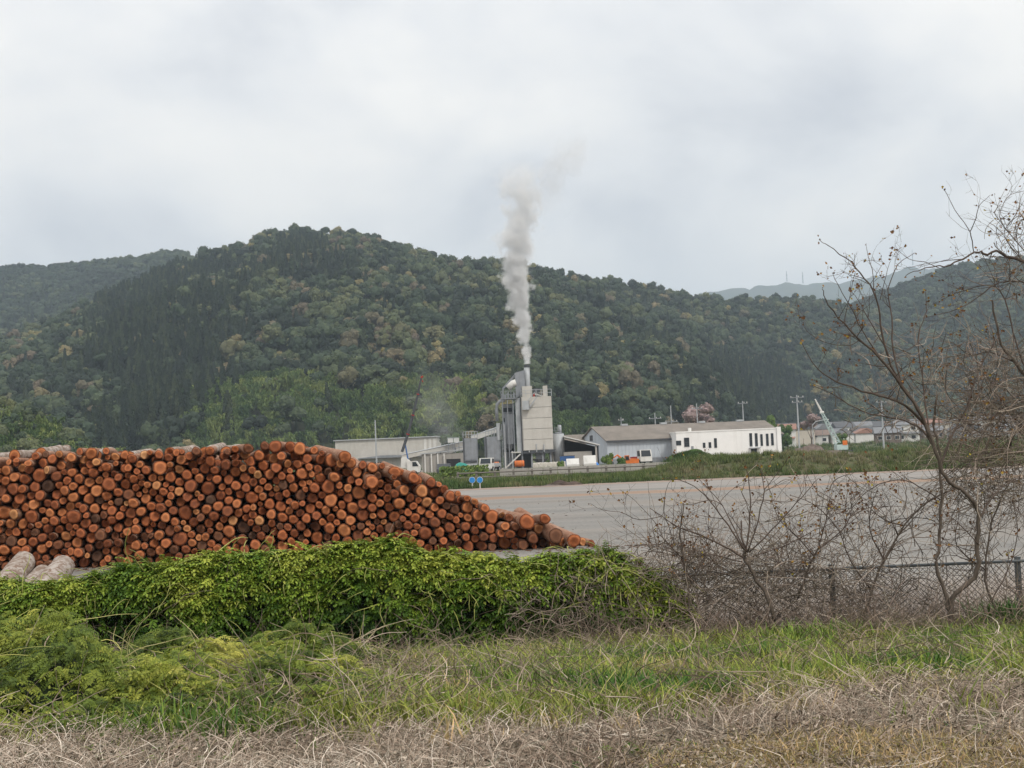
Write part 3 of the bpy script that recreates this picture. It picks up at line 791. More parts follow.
def grass_clump(seed, n=20, h=0.32, spread=0.09, wd=0.006, droop=0.5):
    r = random.Random(seed); mb = MB(); sh = []
    for i in range(n):
        a = r.uniform(0, 6.28); b = Vector((r.gauss(0, spread), r.gauss(0, spread), -.02)); hh = h * r.uniform(.45, 1.1)
        d = Vector((math.cos(a), math.sin(a), 0)); e = Vector((-d.y, d.x, 0)) * wd * r.uniform(.7, 1.4); ln = hh * r.uniform(.15, droop + .3)
        q = [b + d * ln * t ** 2 + Vector((0, 0, hh * (t - .28 * droop * t ** 3))) for t in (0, .4, .75, 1)]
        mb.add([q[0] - e, q[0] + e, q[1] - e, q[1] + e, q[2] - e * .7, q[2] + e * .7, q[3]], [(0, 1, 3, 2), (2, 3, 5, 4), (4, 5, 6)])
        s_ = r.random(); sh += [s_ * .35] * 2 + [s_ * .7] * 2 + [s_] * 3
    mb.at['shade'] = sh; return mb.mesh('grass_clump', M_GRASS)
def stalk_clump(seed, mat, n=15, ln=0.44, rad=0.0034, flat=0.12, bend=1.7):
    r = random.Random(seed); mb = MB(); sh = []
    for i in range(n):
        p = Vector((r.gauss(0, .16), r.gauss(0, .16), r.uniform(-.02, .09))); a = r.uniform(0, 6.28)
        d = Vector((math.cos(a), math.sin(a), r.uniform(-.3, 1) * flat * 1.6)).normalized(); L_ = ln * r.uniform(.4, 1.2); pts = [p]
        cur = Vector((r.gauss(0, 1), r.gauss(0, 1), r.gauss(-.25, .6) * (.35 if mat is M_DRY else 1))) * bend
        for k in range(6):
            d = (d + cur * .22 + Vector((r.gauss(0, .12), r.gauss(0, .12), r.gauss(0, .12)))).normalized(); p = p + d * L_ / 6
            if p.z < 0: p.z = abs(p.z) * .3; d.z = abs(d.z) * .3
            pts.append(p)
        n0 = len(mb.v); rr = rad * r.uniform(.6, 1.5); mb.tube(pts, [rr * (1 - .1 * k) for k in range(7)], 3, cap=False)
        s_ = r.random(); sh += [s_] * (len(mb.v) - n0)
    mb.at['shade'] = sh; return mb.mesh('stalk_clump', mat)
def frond(seed, mat, n=8, ln=0.25, lw=0.0125, ll=0.046):
    """spray of pinnate leaves hanging outward (toward -y) and down"""
    r = random.Random(seed); mb = MB(); sh = []
    for i in range(3):
        a = r.uniform(-1.2, 1.2); p0 = Vector((r.gauss(0, .03), 0.04, r.gauss(0, .03))); L_ = ln * r.uniform(.7, 1.2); s_ = r.random()
        d0 = Vector((math.sin(a), -math.cos(a), r.uniform(.1, .7))).normalized(); pts = []
        for k in range(n + 1):
            t = k / n; pts.append(p0 + d0 * L_ * t + Vector((0, 0, -L_ * .55 * t * t)))
        n0 = len(mb.v); mb.tube([pts[0], pts[n // 2], pts[n]], .0022, 3, cap=False); sh += [.6] * (len(mb.v) - n0)
        for k in range(1, n + 1):
            d = (pts[k] - pts[k - 1]).normalized(); sd_ = d.cross(Vector((0, 0, 1)))
            sd_ = sd_.normalized() if sd_.length > .01 else Vector((1, 0, 0))
            for sg in ((1, -1) if k < n else (0,)):
                o_ = (sd_ * sg + d * (.45 if sg else 1) + Vector((0, 0, -.35 + r.gauss(0, .15)))).normalized(); e = o_.cross(Vector((0, -.4, 1))).normalized() * lw * r.uniform(.8, 1.25)
                q = pts[k]; l_ = ll * r.uniform(.8, 1.2) * (1.1 - .3 * abs(k / n - .5))
                mb.add([q, q + o_ * l_ * .45 + e, q + o_ * l_ + Vector((0, 0, -.008)), q + o_ * l_ * .45 - e], [(0, 1, 2), (0, 2, 3)])
                v = min(1, max(0, s_ * .5 + r.random() * .5)); sh += [v * .8, v, v, v]
    mb.at['shade'] = sh; return mb.mesh('frond', mat)
C_GRASS = protos('grass', [grass_clump(s) for s in range(6)] + [grass_clump(s, 14, .45, .06, .007, .8) for s in range(6, 9)])
C_STALK = protos('stalk', [stalk_clump(s, M_DRY) for s in range(7)])
C_TWIG = protos('twig_tangle', [stalk_clump(s, M_TWIG, 9, .9, .0045, .9, .8) for s in range(7)])
C_FROND = protos('frond', [frond(s, M_VINE) for s in range(9)])
M_CREEP = leaf_mat('creeper_leaves', [(0.0, (0.034, 0.060, 0.011)), (0.35, (0.115, 0.165, 0.021)), (0.65, (0.225, 0.265, 0.036)), (1.0, (0.39, 0.38, 0.075))], 0.22, 0.6)
C_CREEP = protos('creeper', [frond(80 + s, M_CREEP) for s in range(9)])
C_WEED = protos('weed', [frond(40 + s, M_WEED, 5, .14, .015, .045) for s in range(5)])

def hedge_front(x):
    """how far the vines bulge toward the road, and their top height, along the fence (by picture column)"""
    return None
hx = [-110, 0, 60, 130, 200, 270, 330, 400, 440, 470, 520, 560, 620, 645, 668, 690]
hy = [588, 586, 581, 575, 562, 553, 549, 548, 551, 561, 562, 557, 555, 562, 580, 606]
HP = [W(a_, b_, Y_F) for a_, b_ in zip(hx, hy)]
hX, hZ = [p.x for p in HP], [p.z for p in HP]
vine = thing('vine_covered_hedge', 'dense bright green vines smothering the left stretch of fence', 'hedge', (0, Y_F, -0.3))
core_m = MT('vine_shade'); core_m.fin((0.016, 0.026, 0.009), 0.95)  # near-black colour carries the shade deep inside the vines
nx_, nt_ = 150, 18; V = []
def hedge_pt(x, t, push=0.0):
    """t: 0 foot in front, 0.62 shoulder, 1 behind top"""
    top = float(np.interp(x, hX, hZ)) + .16 * fbm(x, 3.0, 1.1, 52, 3) + .02; base = -0.55
    bul = 0.75 + 0.28 * fbm(x, 0, 0.5, 2, 2)
    a_ = math.pi * (t * 0.86)
    y = Y_F - 0.05 - bul * (math.sin(a_) if a_ < math.pi / 2 else math.sin(a_)) ** 0.8 * (0.75 + .25 * math.cos(a_ * .5))
    z = base + (top - base) * (0.5 - 0.5 * math.cos(min(a_ * 1.12, math.pi)))
    n_ = 0.22 * fbm(x, z * 2.3 + t, 1.3, 4, 3) + push
    return Vector((x, y - n_ * math.cos(a_ * .6), z + n_ * .45))
for j in range(nt_):
    for x in np.linspace(hX[0], hX[-1], nx_): V.append(tuple(hedge_pt(float(x), j / (nt_ - 1), -0.13) - Vector((0, Y_F, -0.3))))
obj('dark_core', np_mesh('dark_core', V, grid_faces(nt_, nx_), core_m.m, True), vine)  # dark core sheet added so the yard stays hidden between leaves
pts, rots, scl, tnt = [], [], [], []
for i in range(13500):
    x = rng.uniform(hX[0], hX[-1]); t = rng.uniform(0.06, 1.0); p = hedge_pt(x, t, rng.uniform(-.10, .05))
    if x > hX[-2] - 2.2 and rng.random() < .8 * smooth(hX[-2] - 2.2, hX[-1], x): continue
    hollow = fbm(x, p.z * 1.4, 0.9, 9, 3)
    if hollow < -0.02 and t < .66 and rng.random() < .85: continue
    if t < .22 and rng.random() < .6: continue
    pts.append(tuple(p - Vector((0, Y_F, -0.3)))); a_ = t * math.pi * .8
    rots.append((-(a_ - .5) * .22 + rng.normal(0, .3), rng.normal(0, .3), rng.normal(0, .6))); scl.append(rng.uniform(.8, 1.5))
    tnt.append(np.clip(.14 + .55 * smooth(.33, .75, t) + .45 * hollow + rng.normal(0, .15), 0, 1))  # tint paints lit top and shaded hollows, besides fresh growth on top
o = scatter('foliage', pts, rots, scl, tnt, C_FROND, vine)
M_TEND = worn('tendrils', (0.34, 0.35, 0.10), 2, .3, .7)
M_DEADVINE = worn('dead_vines', (0.20, 0.155, 0.11), 3, .4, .9)
def arc(p, d, ln, rad, cur, rr, nseg=9, wob=.14):
    pts = [Vector(p)]; d = Vector(d).normalized()
    for k in range(nseg):
        d = (d + Vector(cur) / nseg + Vector((rr.gauss(0, wob), rr.gauss(0, wob), rr.gauss(0, wob)))).normalized(); pts.append(pts[-1] + d * ln / nseg)
    return pts, [rad * (1 - .65 * k / nseg) for k in range(nseg + 1)]
rr = random.Random(3); td = MB(); dv = MB()
for i in range(420):
    x = rr.uniform(hX[0], hX[-1] - .3); p = hedge_pt(x, rr.uniform(.5, 1.0)); dr = Vector((rr.gauss(0, .8), rr.gauss(-.5, .5), rr.uniform(.2, 1.3)))
    a_, b_ = arc(p - Vector((0, Y_F, -.3)), dr, rr.uniform(.25, .8), rr.uniform(.007, .013), (rr.gauss(0, 1.4), rr.gauss(-.3, .8), rr.uniform(-3.4, -.6)), rr); td.tube(a_, b_, 4)
for i in range(170):
    x = rr.uniform(hX[0], hX[-1]); p = hedge_pt(x, rr.uniform(.1, .7), .03)
    a_, b_ = arc(p - Vector((0, Y_F, -.3)), (rr.gauss(0, 1), rr.gauss(-.2, .4), rr.gauss(.2, .7)), rr.uniform(.4, 1.3), .008, (rr.gauss(0, 1), rr.gauss(-.2, .5), rr.uniform(-2, .3)), rr); dv.tube(a_, b_, 4)
tag(td.build('tendrils', M_TEND, vine, smooth=True), kind='stuff'); tag(dv.build('dead_stems', M_DEADVINE, vine, smooth=True), kind='stuff')

# ---- grass, weeds and the mat of cut stalks on the roadside slope
def near_pts(n, ya, yb, dens=None, margin=260):
    res = []; n = int(n * 1.35)
    while len(res) < n:
        y = math.sqrt(rng.uniform(ya ** 2, yb ** 2)); hw = (512 + margin) / F_PX * y; x = rng.uniform(-hw, hw)
        if dens is None or rng.random() < dens(x, y): res.append((x, y))
    return res
EDGE = lambda x: 10.55 + 0.25 * (x + 4) * 0 + 0.9 * fbm(x, 0, 0.45, 6, 3) + (1.6 * math.exp(-((x - 3.6) / 1.0) ** 2)) + (0.25 if x > 1 else 0)      # where stalks give way to green
def lay(name, label, P, col, smin, smax, tint, tilt=.15, dz=0.0):
    n = len(P); pts = [(x, y, gz(x, y) + dz) for x, y in P]
    rots = np.stack([rng.normal(0, tilt, n), rng.normal(0, tilt, n), rng.uniform(0, 6.28, n)], 1)
    o = scatter(name, pts, rots, rng.uniform(smin, smax, n), [float(np.clip(tint(x, y), 0, 1)) for x, y in P], col)
    o['label'] = label; return o
def d_grass(x, y):
    e_ = EDGE(x); base = 1.0 if y > e_ else 0.10 * max(0, 1 - (e_ - y) / 1.2) + .012
    if x < -1.6: base *= .3
    return base * (.55 + .45 * smooth(-.25, .25, fbm(x, y, .8, 12, 3)))
def t_grass(x, y):
    v = .41 + .55 * fbm(x, y, .55, 15, 3) + rng.normal(0, .16) + (.12 if y < 12.4 else 0)
    if (x - 1.05) ** 2 / .8 + (y - 12.1) ** 2 / .6 < 1: v -= .45
    return v
lay('grass', 'rough green grass on the slope below the fence', near_pts(22000, 9.4, 20.8, d_grass), C_GRASS, .55, 1.1, t_grass)
lay('dry_stalks', 'mat of pale cut stalks along the road edge', near_pts(15500, 6.9, 13.2, lambda x, y: ((1.0 if y > 8.75 + .5 * fbm(x, 0, .8, 3) or x < .6 else .25) if y < EDGE(x) else .35 * max(0, 1 - (y - EDGE(x)) / .9)) * (.5 + .5 * smooth(-.3, .15, fbm(x, y, 1.1, 19, 3)))), C_STALK, .4, .95,
    lambda x, y: .52 + .5 * fbm(x, y, .7, 23, 3) + rng.normal(0, .24), .10)
M_LITTER = leaf_mat('leaf_litter', [(0.0, (0.07, 0.05, 0.035)), (0.5, (0.20, 0.155, 0.11)), (1.0, (0.42, 0.36, 0.28))])
def litter_clump(seed):
    r = random.Random(seed); mb = MB(); sh = []
    for i in range(26):
        p = Vector((r.gauss(0, .17), r.gauss(0, .17), r.uniform(0, .06))); a = r.uniform(0, 6.28); k = r.uniform(.006, .022); u = Vector((math.cos(a), math.sin(a), r.gauss(0, .3))) * k; v = Vector((-math.sin(a), math.cos(a), r.gauss(0, .3))) * k * .4
        mb.add([p - u, p + v, p + u + Vector((0, 0, .006)), p - v], [(0, 1, 2), (0, 2, 3)]); sh += [r.random()] * 4
    mb.at['shade'] = sh; return mb.mesh('litter_clump', M_LITTER)
C_LITTER = protos('litter', [litter_clump(s) for s in range(5)])
lay('leaf_litter', 'crumpled dead leaves matted between the cut stalks', near_pts(5000, 6.9, 13.0, lambda x, y: 1.0 if y < EDGE(x) + .3 else .2), C_LITTER, .6, 1.2, lambda x, y: .45 + .4 * fbm(x, y, .9, 61, 3) + rng.normal(0, .2), .2, .05)
lay('dry_stalks', 'loose dead stalks among the green grass', near_pts(1300, 10.8, 20.5, lambda x, y: .12 + smooth(.0, .3, fbm(x, y, .45, 71, 3))), C_STALK, .8, 1.5, lambda x, y: .35 + rng.normal(0, .2), .4, .08)
lay('straw_grass', 'short straw-coloured grass at the very edge of the road', near_pts(3600, 6.6, 9.6, lambda x, y: smooth(.2, 1.3, x) * (1 if y < 8.75 + .5 * fbm(x, 0, .8, 3) else .10)), C_GRASS, .25, .5, lambda x, y: .88 + rng.normal(0, .12), .3)
lay('road_edge_weeds', 'small green weeds coming up through the stalks', near_pts(900, 7.2, 11, lambda x, y: smooth(.02, .35, fbm(x, y, .6, 31, 3)) + (.5 if x < -2.6 and y < 9.3 else 0)), C_WEED, .5, 1.0, lambda x, y: .45 + rng.normal(0, .25), .4, .04)
# low vines creeping over the slope at the left
def cover_h(x, y): return 0.62 * (1 - smooth(-3.0, -0.4, x)) * smooth(10.7, 12.4, y) * (1 - .55 * smooth(16, 19.5, y)) * (.8 + .95 * fbm(x, y, .75, 35, 3))
P = near_pts(10500, 10.8, 19.9, lambda x, y: max(0, min(1, cover_h(x, y) * 3)) + (.18 if x < .3 and 11.2 < y < 14 else 0))
pts = [(x, y, gz(x, y) + cover_h(x, y) * rng.uniform(.75, 1.05) + .03) for x, y in P]; n = len(P)
o = scatter('creeping_vines', pts, np.stack([rng.normal(.1, .35, n), rng.normal(0, .35, n), rng.normal(0, .8, n)], 1), rng.uniform(.45, .85, n), [float(np.clip(.48 + .7 * fbm(x, y, .8, 37, 3) + rng.normal(0, .16), 0, 1)) for x, y in P], C_CREEP)
o['label'] = 'yellow-green vines creeping over the slope at the left'
r4 = random.Random(9); mb = MB(); sh, ti = [], []
for i in range(480):
    x, y = r4.uniform(-7.5, .9), r4.uniform(10.9, 19.5); p = Vector((x, y, gz(x, y) + max(0, cover_h(x, y)) + r4.uniform(-.05, .08)))
    a_, b_ = arc(p, (r4.gauss(0, 1), r4.gauss(0, .7), r4.gauss(.25, .5)), r4.uniform(.3, 1.1), .0055, (r4.gauss(0, 1.4), r4.gauss(0, .8), r4.gauss(-1.2, 1)), r4, 8)
    n0 = len(mb.v); mb.tube(a_, b_, 4, cap=False); k = len(mb.v) - n0; sh += [r4.random()] * k; ti += [min(1, max(0, r4.gauss(.75, .25)))] * k
mb.at = {'shade': sh, 'tint': ti}
tag(mb.build('trailing_stems', leaf_mat('trailing_stems', [(0.0, (0.12, 0.085, 0.06)), (0.6, (0.34, 0.28, 0.20)), (1.0, (0.42, 0.42, 0.12))], inst=False)), 'pale bare and budding stems trailing over the creeping vines', kind='stuff')
GX = np.linspace(-8, -.3, 60); GY = np.linspace(10.7, 19.8, 50)
o = obj('vine_dark_sheet', np_mesh('vine_dark_sheet', [(x, y, gz(x, y) - .04 + max(0, cover_h(x, y) - .04) * .9) for y in GY for x in GX], grid_faces(50, 60), core_m.m, True)); tag(o, 'dark sheet with painted shade under the creeping vines', kind='stuff')  # smooth sheet whose dark colour stands for shade under the vines
# individual tufts
def tuft(x, y, label, n, h, tint, sp=.22, col=C_GRASS, grp=None, nm='grass_tuft', cat='grass tuft', wd=.009):
    mb = MB(); r_ = random.Random(int(x * 100 + y * 10)); sh = []
    for i in range(n):
        a = r_.uniform(0, 6.28); b = Vector((r_.gauss(0, sp), r_.gauss(0, sp * .8), 0)); hh = h * r_.uniform(.5, 1.1); d = Vector((math.cos(a), math.sin(a), 0)); e = Vector((-d.y, d.x, 0)) * wd; ln = hh * r_.uniform(.1, .7)
        q = [b + d * ln * t ** 2 + Vector((0, 0, hh * (t - .2 * t ** 3))) for t in (0, .4, .75, 1)]
        mb.add([q[0] - e, q[0] + e, q[1] - e, q[1] + e, q[2] - e * .7, q[2] + e * .7, q[3]], [(0, 1, 3, 2), (2, 3, 5, 4), (4, 5, 6)]); s_ = r_.random(); sh += [s_ * .3] * 2 + [s_ * .7] * 2 + [s_] * 3
    mb.at['shade'] = sh; mb.at['tint'] = [tint] * len(sh)
    o = mb.build(nm, M_TUFT, loc=(x, y, gz(x, y) - .02)); tag(o, label, None, grp, 'stuff'); return o
M_TUFT = leaf_mat('tuft_blades', [(0.0, (0.035, 0.11, 0.018)), (0.5, (0.11, 0.20, 0.03)), (1.0, (0.24, 0.27, 0.06))], 0.2, inst=False)
tuft(1.05, 12.0, 'lush dark green grass tuft in the middle of the slope', 420, .36, .12, .33)
q = W(1012, 640, 19.6); tuft(q.x, 19.6, 'tall dark green grass clump beside the end fence post', 380, .75, .08, .28)
q = W(820, 650, 18.5); tuft(q.x, 18.5, 'tall bright green grass clump below the fence rail', 420, .55, .6, .35)
q = W(712, 755, 8.4); tuft(q.x, 8.4, 'small green weed tuft among the pale stalks by the road', 60, .16, .35, .04, wd=.006)
q = W(402, 757, 8.3); tuft(q.x, 8.3, 'sparse green weed clump at the road edge left of centre', 90, .17, .6, .09, wd=.006)

# ================================================================== BARE TREES AND DRY VINES
bk = MT('tree_bark'); v_ = bk.obj((8, 8, 1.5)); f = bk.noise(4, 5, .7, v_)
bk.fin(bk.ramp(f, [(0.3, (0.055, 0.042, 0.033)), (0.7, (0.135, 0.108, 0.085))]), 0.9, bump=f, bs=.4, bd=.01)
br = MT('branch_bark'); f = br.noise(5, 4, .6, br.obj())
br.fin(br.ramp(f, [(0.3, (0.055, 0.040, 0.033)), (0.7, (0.12, 0.088, 0.07))]), 0.85)
dl = MT('dry_leaf'); oi = dl.attr('shade').outputs['Fac']
dl.fin(dl.ramp(oi, [(0, (0.10, 0.045, 0.02)), (.5, (0.22, 0.10, 0.03)), (.8, (0.34, 0.22, 0.04)), (1, (0.42, 0.36, 0.05))]), 0.8)
class Tree:
    def __init__(s, name, label, cat, base, seed, Y, grp=None):
        s.t = thing(name, label, cat, base, group=grp); s.b = Vector(base); s.r = random.Random(seed); s.Y = Y
        s.tw = MB(); s.lf = MB(); s.ls = []
    def line(s, px, y0, y1=None):
        """points of a limb at real places: picture columns/rows taken at a depth that drifts from y0 to y1"""
        n = len(px); y1 = y0 if y1 is None else y1
        return [W(a, b, y0 + (y1 - y0) * i / max(1, n - 1)) for i, (a, b) in enumerate(px)]
    def smooth(s, pts, k=3):
        P = [Vector(p) for p in pts]; out_ = []
        for i in range(len(P) - 1):
            p0, p1, p2, p3 = P[max(i - 1, 0)], P[i], P[i + 1], P[min(i + 2, len(P) - 1)]
            for j in range(k):
                t = j / k; out_.append(.5 * ((2 * p1) + (p2 - p0) * t + (2 * p0 - 5 * p1 + 4 * p2 - p3) * t * t + (3 * p1 - p0 - 3 * p2 + p3) * t ** 3))
        return out_ + [P[-1]]
    def limb(s, name, px, r0, r1, y0, y1=None, mat=None, twigs=0, tl=.5, part=True, up=.5):
        pts = s.smooth(s.line(px, y0, y1)); n = len(pts)
        pts = [p + Vector((s.r.gauss(0, 1), s.r.gauss(0, 1), s.r.gauss(0, 1))) * min(.012, r0 * .4) for p in pts]
        rad = [r0 + (r1 - r0) * i / (n - 1) for i in range(n)]
        mb = MB(); mb.tube([p - s.b for p in pts], [q * s.r.uniform(.92, 1.1) for q in rad], 7 if r0 > .012 else 5)
        mb.build(name, mat or br.m, s.t, smooth=True)
        for i in range(twigs):
            k = s.r.randrange(max(1, n // 4), max(2, int(n * .85))); d = (pts[k] - pts[k - 1]).normalized()
            s.twig(pts[k], d, tl * s.r.uniform(.4, 1.2), min(rad[k] * .6, .008), 2, up)
        s.leaf(pts[-1])
    def twig(s, p, d, ln, rad, depth, up):
        r = s.r
        d = (d * .7 + Vector((r.gauss(0, .7), r.gauss(0, .6), r.gauss(up * .5, .5)))).normalized()
        a_, b_ = arc(p, d, ln, rad, (r.gauss(0, .4), r.gauss(0, .4), r.uniform(0, 1.3) * up), r, 6, .10)
        s.tw.tube([q - s.b for q in a_], b_, 4 if rad > .004 else 3, cap=False)
        if depth:
            for k in range(r.randint(1, 3)):
                i = r.randint(2, 6); s.twig(a_[i], (a_[i] - a_[i - 1]).normalized(), ln * r.uniform(.35, .7), max(rad * .6, .0022), depth - 1, up)
        if r.random() < .30: s.leaf(a_[-1])
    def leaf(s, p):
        r = s.r
        for k in range(r.choice((1, 1, 2, 3))):
            q = p - s.b + Vector((r.gauss(0, .015), r.gauss(0, .015), r.gauss(0, .015))); a = Vector((r.gauss(0, 1), r.gauss(0, .6), r.gauss(-.2, .8))).normalized() * r.uniform(.02, .05); b = a.cross(Vector((r.gauss(0, .3), 1, r.gauss(0, .3)))).normalized() * a.length * .4
            s.lf.add([q, q + a * .5 + b, q + a * 1.1, q + a * .5 - b, q + a * .55 + Vector((0, .008, 0))], [(0, 1, 4), (1, 2, 4), (2, 3, 4), (3, 0, 4)]); s.ls += [r.random() ** 1.6] * 5
    def done(s):
        if s.tw.v: tag(s.tw.build('twigs', br.m, s.t), kind='stuff')
        if s.lf.v: s.lf.at['shade'] = s.ls; tag(s.lf.build('dry_leaves', dl.m, s.t), kind='stuff')

YA = 19.5
ba = W(948, 645, YA)
A = Tree('bare_tree', 'bare forked tree with bent trunk in front of the fence', 'tree', ba, 2, YA)
A.limb('trunk', [(947, 650), (951, 615), (957, 593), (972, 580), (978, 562), (979, 530), (977, 507), (966, 494), (950, 481), (941, 466), (934, 446), (926, 425)], .037, .023, YA, YA - .2, bk.m)
A.limb('trunk', [(950, 612), (945, 592), (936, 568), (936, 556), (940, 545), (941, 510), (941, 475), (939, 445), (934, 425), (936, 395)], .028, .015, YA, YA + .3, bk.m, 6)
for pts_, r0, r1, y1, tw in [
    ([(930, 436), (918, 408), (902, 386), (880, 358), (856, 336), (838, 318), (826, 300), (822, 288)], .026, .004, -.8, 9),
    ([(918, 408), (896, 375), (884, 345), (880, 315), (874, 292), (860, 272), (845, 258), (830, 246), (820, 240)], .018, .0035, -.3, 7),
    ([(926, 425), (905, 405), (880, 396), (852, 388), (830, 378), (812, 362), (800, 340)], .020, .004, -.5, 8),
    ([(936, 450), (922, 430), (906, 420), (880, 416), (856, 408), (836, 396), (812, 385)], .016, .004, .4, 7),
    ([(902, 386), (893, 350), (892, 318), (888, 290), (898, 265), (914, 254)], .014, .003, .3, 7),
    ([(930, 436), (925, 405), (922, 375), (918, 340), (926, 312), (925, 290)], .014, .004, .6, 8),
    ([(880, 358), (862, 330), (852, 310), (838, 285), (832, 272)], .010, .003, -.6, 6),
    ([(884, 345), (868, 318), (858, 300), (850, 290)], .009, .003, .2, 5),
    ([(941, 465), (950, 440), (966, 410), (975, 380), (990, 350), (1004, 330)], .016, .005, .5, 10),
    ([(941, 500), (925, 490), (905, 480), (880, 484), (860, 498), (845, 520)], .010, .004, -.3, 8),
    ([(979, 520), (990, 500), (1004, 486), (1024, 478)], .014, .006, .2, 6),
    ([(979, 545), (965, 530), (955, 520), (948, 516)], .008, .004, 0, 3),
    ([(860, 340), (850, 345), (830, 344), (812, 336), (803, 325)], .007, .003, -.3, 5),
    ([(874, 292), (872, 270), (868, 255), (866, 243)], .006, .0025, .1, 1),
    ([(880, 300), (886, 275), (890, 262)], .006, .0025, -.1, 2)]:
    A.limb('branch', pts_, r0, r1, YA - .1, YA + y1, twigs=tw, tl=.42)
A.done()

YC = 20.2
bcx = W(1085, 660, YC); bcx.z = -.48
C_ = Tree('bare_tree', 'bare vine-hung tree reaching in over the picture from the right edge', 'tree', bcx, 5, YC)
C_.limb('trunk', [(1085, 660), (1078, 560), (1064, 460), (1046, 400), (1030, 378), (1014, 362), (1002, 345), (995, 320), (990, 300)], .04, .012, YC, YC - .2, bk.m, 10, .8)
for pts_, r0, r1, y1, tw in [
    ([(1064, 460), (1070, 380), (1062, 310), (1040, 268), (1015, 259), (997, 252), (984, 254), (974, 252), (955, 263), (940, 268), (920, 270), (905, 276)], .030, .004, -.6, 6),
    ([(974, 252), (971, 236), (968, 228), (955, 210), (948, 196), (944, 190)], .008, .0025, -.7, 1),
    ([(970, 232), (976, 218), (979, 206), (985, 200), (990, 195)], .007, .0025, -.7, 1),
    ([(940, 268), (925, 262), (912, 260), (902, 254), (893, 247)], .006, .0025, -.7, 1),
    ([(1040, 268), (1015, 240), (1003, 225), (1000, 212), (1010, 195), (1030, 190)], .009, .003, .2, 9),
    ([(1024, 262), (1005, 238), (1010, 222), (1030, 210)], .008, .003, .2, 9),
    ([(1030, 378), (1018, 350), (1005, 300), (990, 285), (965, 290), (940, 300)], .014, .004, .3, 12),
    ([(1014, 362), (990, 352), (970, 355), (955, 345), (940, 350)], .010, .003, -.3, 10),
    ([(1046, 400), (1020, 395), (1000, 410), (985, 430), (970, 455)], .012, .004, -.4, 12),
    ([(1050, 300), (1030, 285), (1000, 282), (975, 300), (950, 312), (925, 318)], .014, .003, -.4, 12),
    ([(1050, 420), (1022, 425), (1008, 450), (1000, 475), (985, 510)], .012, .005, .4, 10)]:
    C_.limb('branch', pts_, r0, r1, YC - .1, YC + y1, twigs=tw, tl=.6, up=.2)
C_.done()

YD = 20.0
bd = W(790, 628, YD); bd.z = -.45
D_ = Tree('bare_shrub', 'bare sumac-like shrub fanning out of a leaning stem over the fence', 'shrub', bd, 8, YD)
D_.limb('trunk', [(774, 622), (768, 598), (757, 580), (748, 566), (744, 552)], .030, .024, YD, YD + .1, bk.m)
for pts_, r0, r1, y1, tw in [
    ([(745, 554), (749, 525), (750, 500), (748, 475), (746, 468)], .014, .004, 0, 4), ([(748, 552), (758, 520), (764, 490), (760, 465)], .012, .004, -.3, 4),
    ([(744, 550), (728, 525), (715, 508), (700, 490), (680, 480), (664, 478)], .012, .004, -.3, 5), ([(745, 550), (730, 520), (722, 505), (708, 488), (697, 478)], .010, .003, .5, 4),
    ([(744, 558), (722, 546), (700, 535), (680, 528), (662, 516), (650, 508)], .015, .004, -.4, 6), ([(662, 516), (640, 520), (620, 512), (602, 510), (590, 503)], .006, .002, -.6, 6),
    ([(750, 552), (772, 530), (790, 510), (806, 492), (818, 478)], .012, .004, -.2, 5), ([(752, 556), (785, 545), (815, 530), (840, 520)], .011, .004, .4, 7),
    ([(748, 552), (741, 536), (742, 522)], .016, .012, .2, 1), ([(742, 562), (715, 555), (690, 556), (668, 548), (640, 545)], .009, .003, .3, 7),
    ([(722, 505), (710, 500), (690, 505), (676, 502)], .006, .003, -.2, 4), ([(764, 490), (780, 470), (788, 458)], .006, .003, -.2, 3)]:
    D_.limb('branch', pts_, r0, r1, YD, YD + y1, twigs=tw, tl=.5)
D_.done()
for k, (bx_, lst, lab_) in enumerate([
    ((862, 622), [[(862, 622), (872, 590), (884, 560), (905, 525), (930, 500), (955, 488)], [(884, 560), (870, 530), (872, 505), (878, 490)], [(872, 590), (850, 560), (838, 530), (815, 505), (790, 495)], [(905, 525), (885, 520), (860, 500)]], 'thin bare shrub with arching stems left of the forked tree'),
    ((812, 602), [[(798, 598), (806, 575), (814, 556), (820, 548)], [(814, 556), (800, 540), (780, 520), (772, 500)], [(818, 550), (842, 530), (852, 508), (850, 485)], [(818, 550), (826, 520), (830, 500)]], 'bare shrub with a dark slanting stub over the fence rail'),
    ((985, 630), [[(1010, 640), (992, 600), (985, 570), (990, 530), (1000, 500), (1010, 480)], [(985, 570), (965, 555), (955, 540), (960, 510)], [(992, 600), (1008, 570), (1018, 530), (1012, 500)]], 'thin bare shrub between the forked tree and end post'),
    ((690, 610), [[(690, 618), (688, 590), (684, 560), (680, 535), (684, 505)], [(688, 590), (700, 565), (712, 545)], [(684, 560), (665, 540), (655, 530)]], 'thin upright bare stem behind the right end of the vines')]):
    b0 = W(bx_[0], bx_[1], 20.4 + .2 * k); b0.z = -.48
    T = Tree('bare_shrub', lab_, 'shrub', b0, 20 + k, 20.4)
    for j, ln in enumerate(lst): T.limb('stem' if j == 0 else 'branch', ln, .02 if j == 0 else .011, .008 if j == 0 else .004, 20.3, 20.3 + rng.uniform(-.5, .6), bk.m if j == 0 else None, 9, .5)
    T.done()
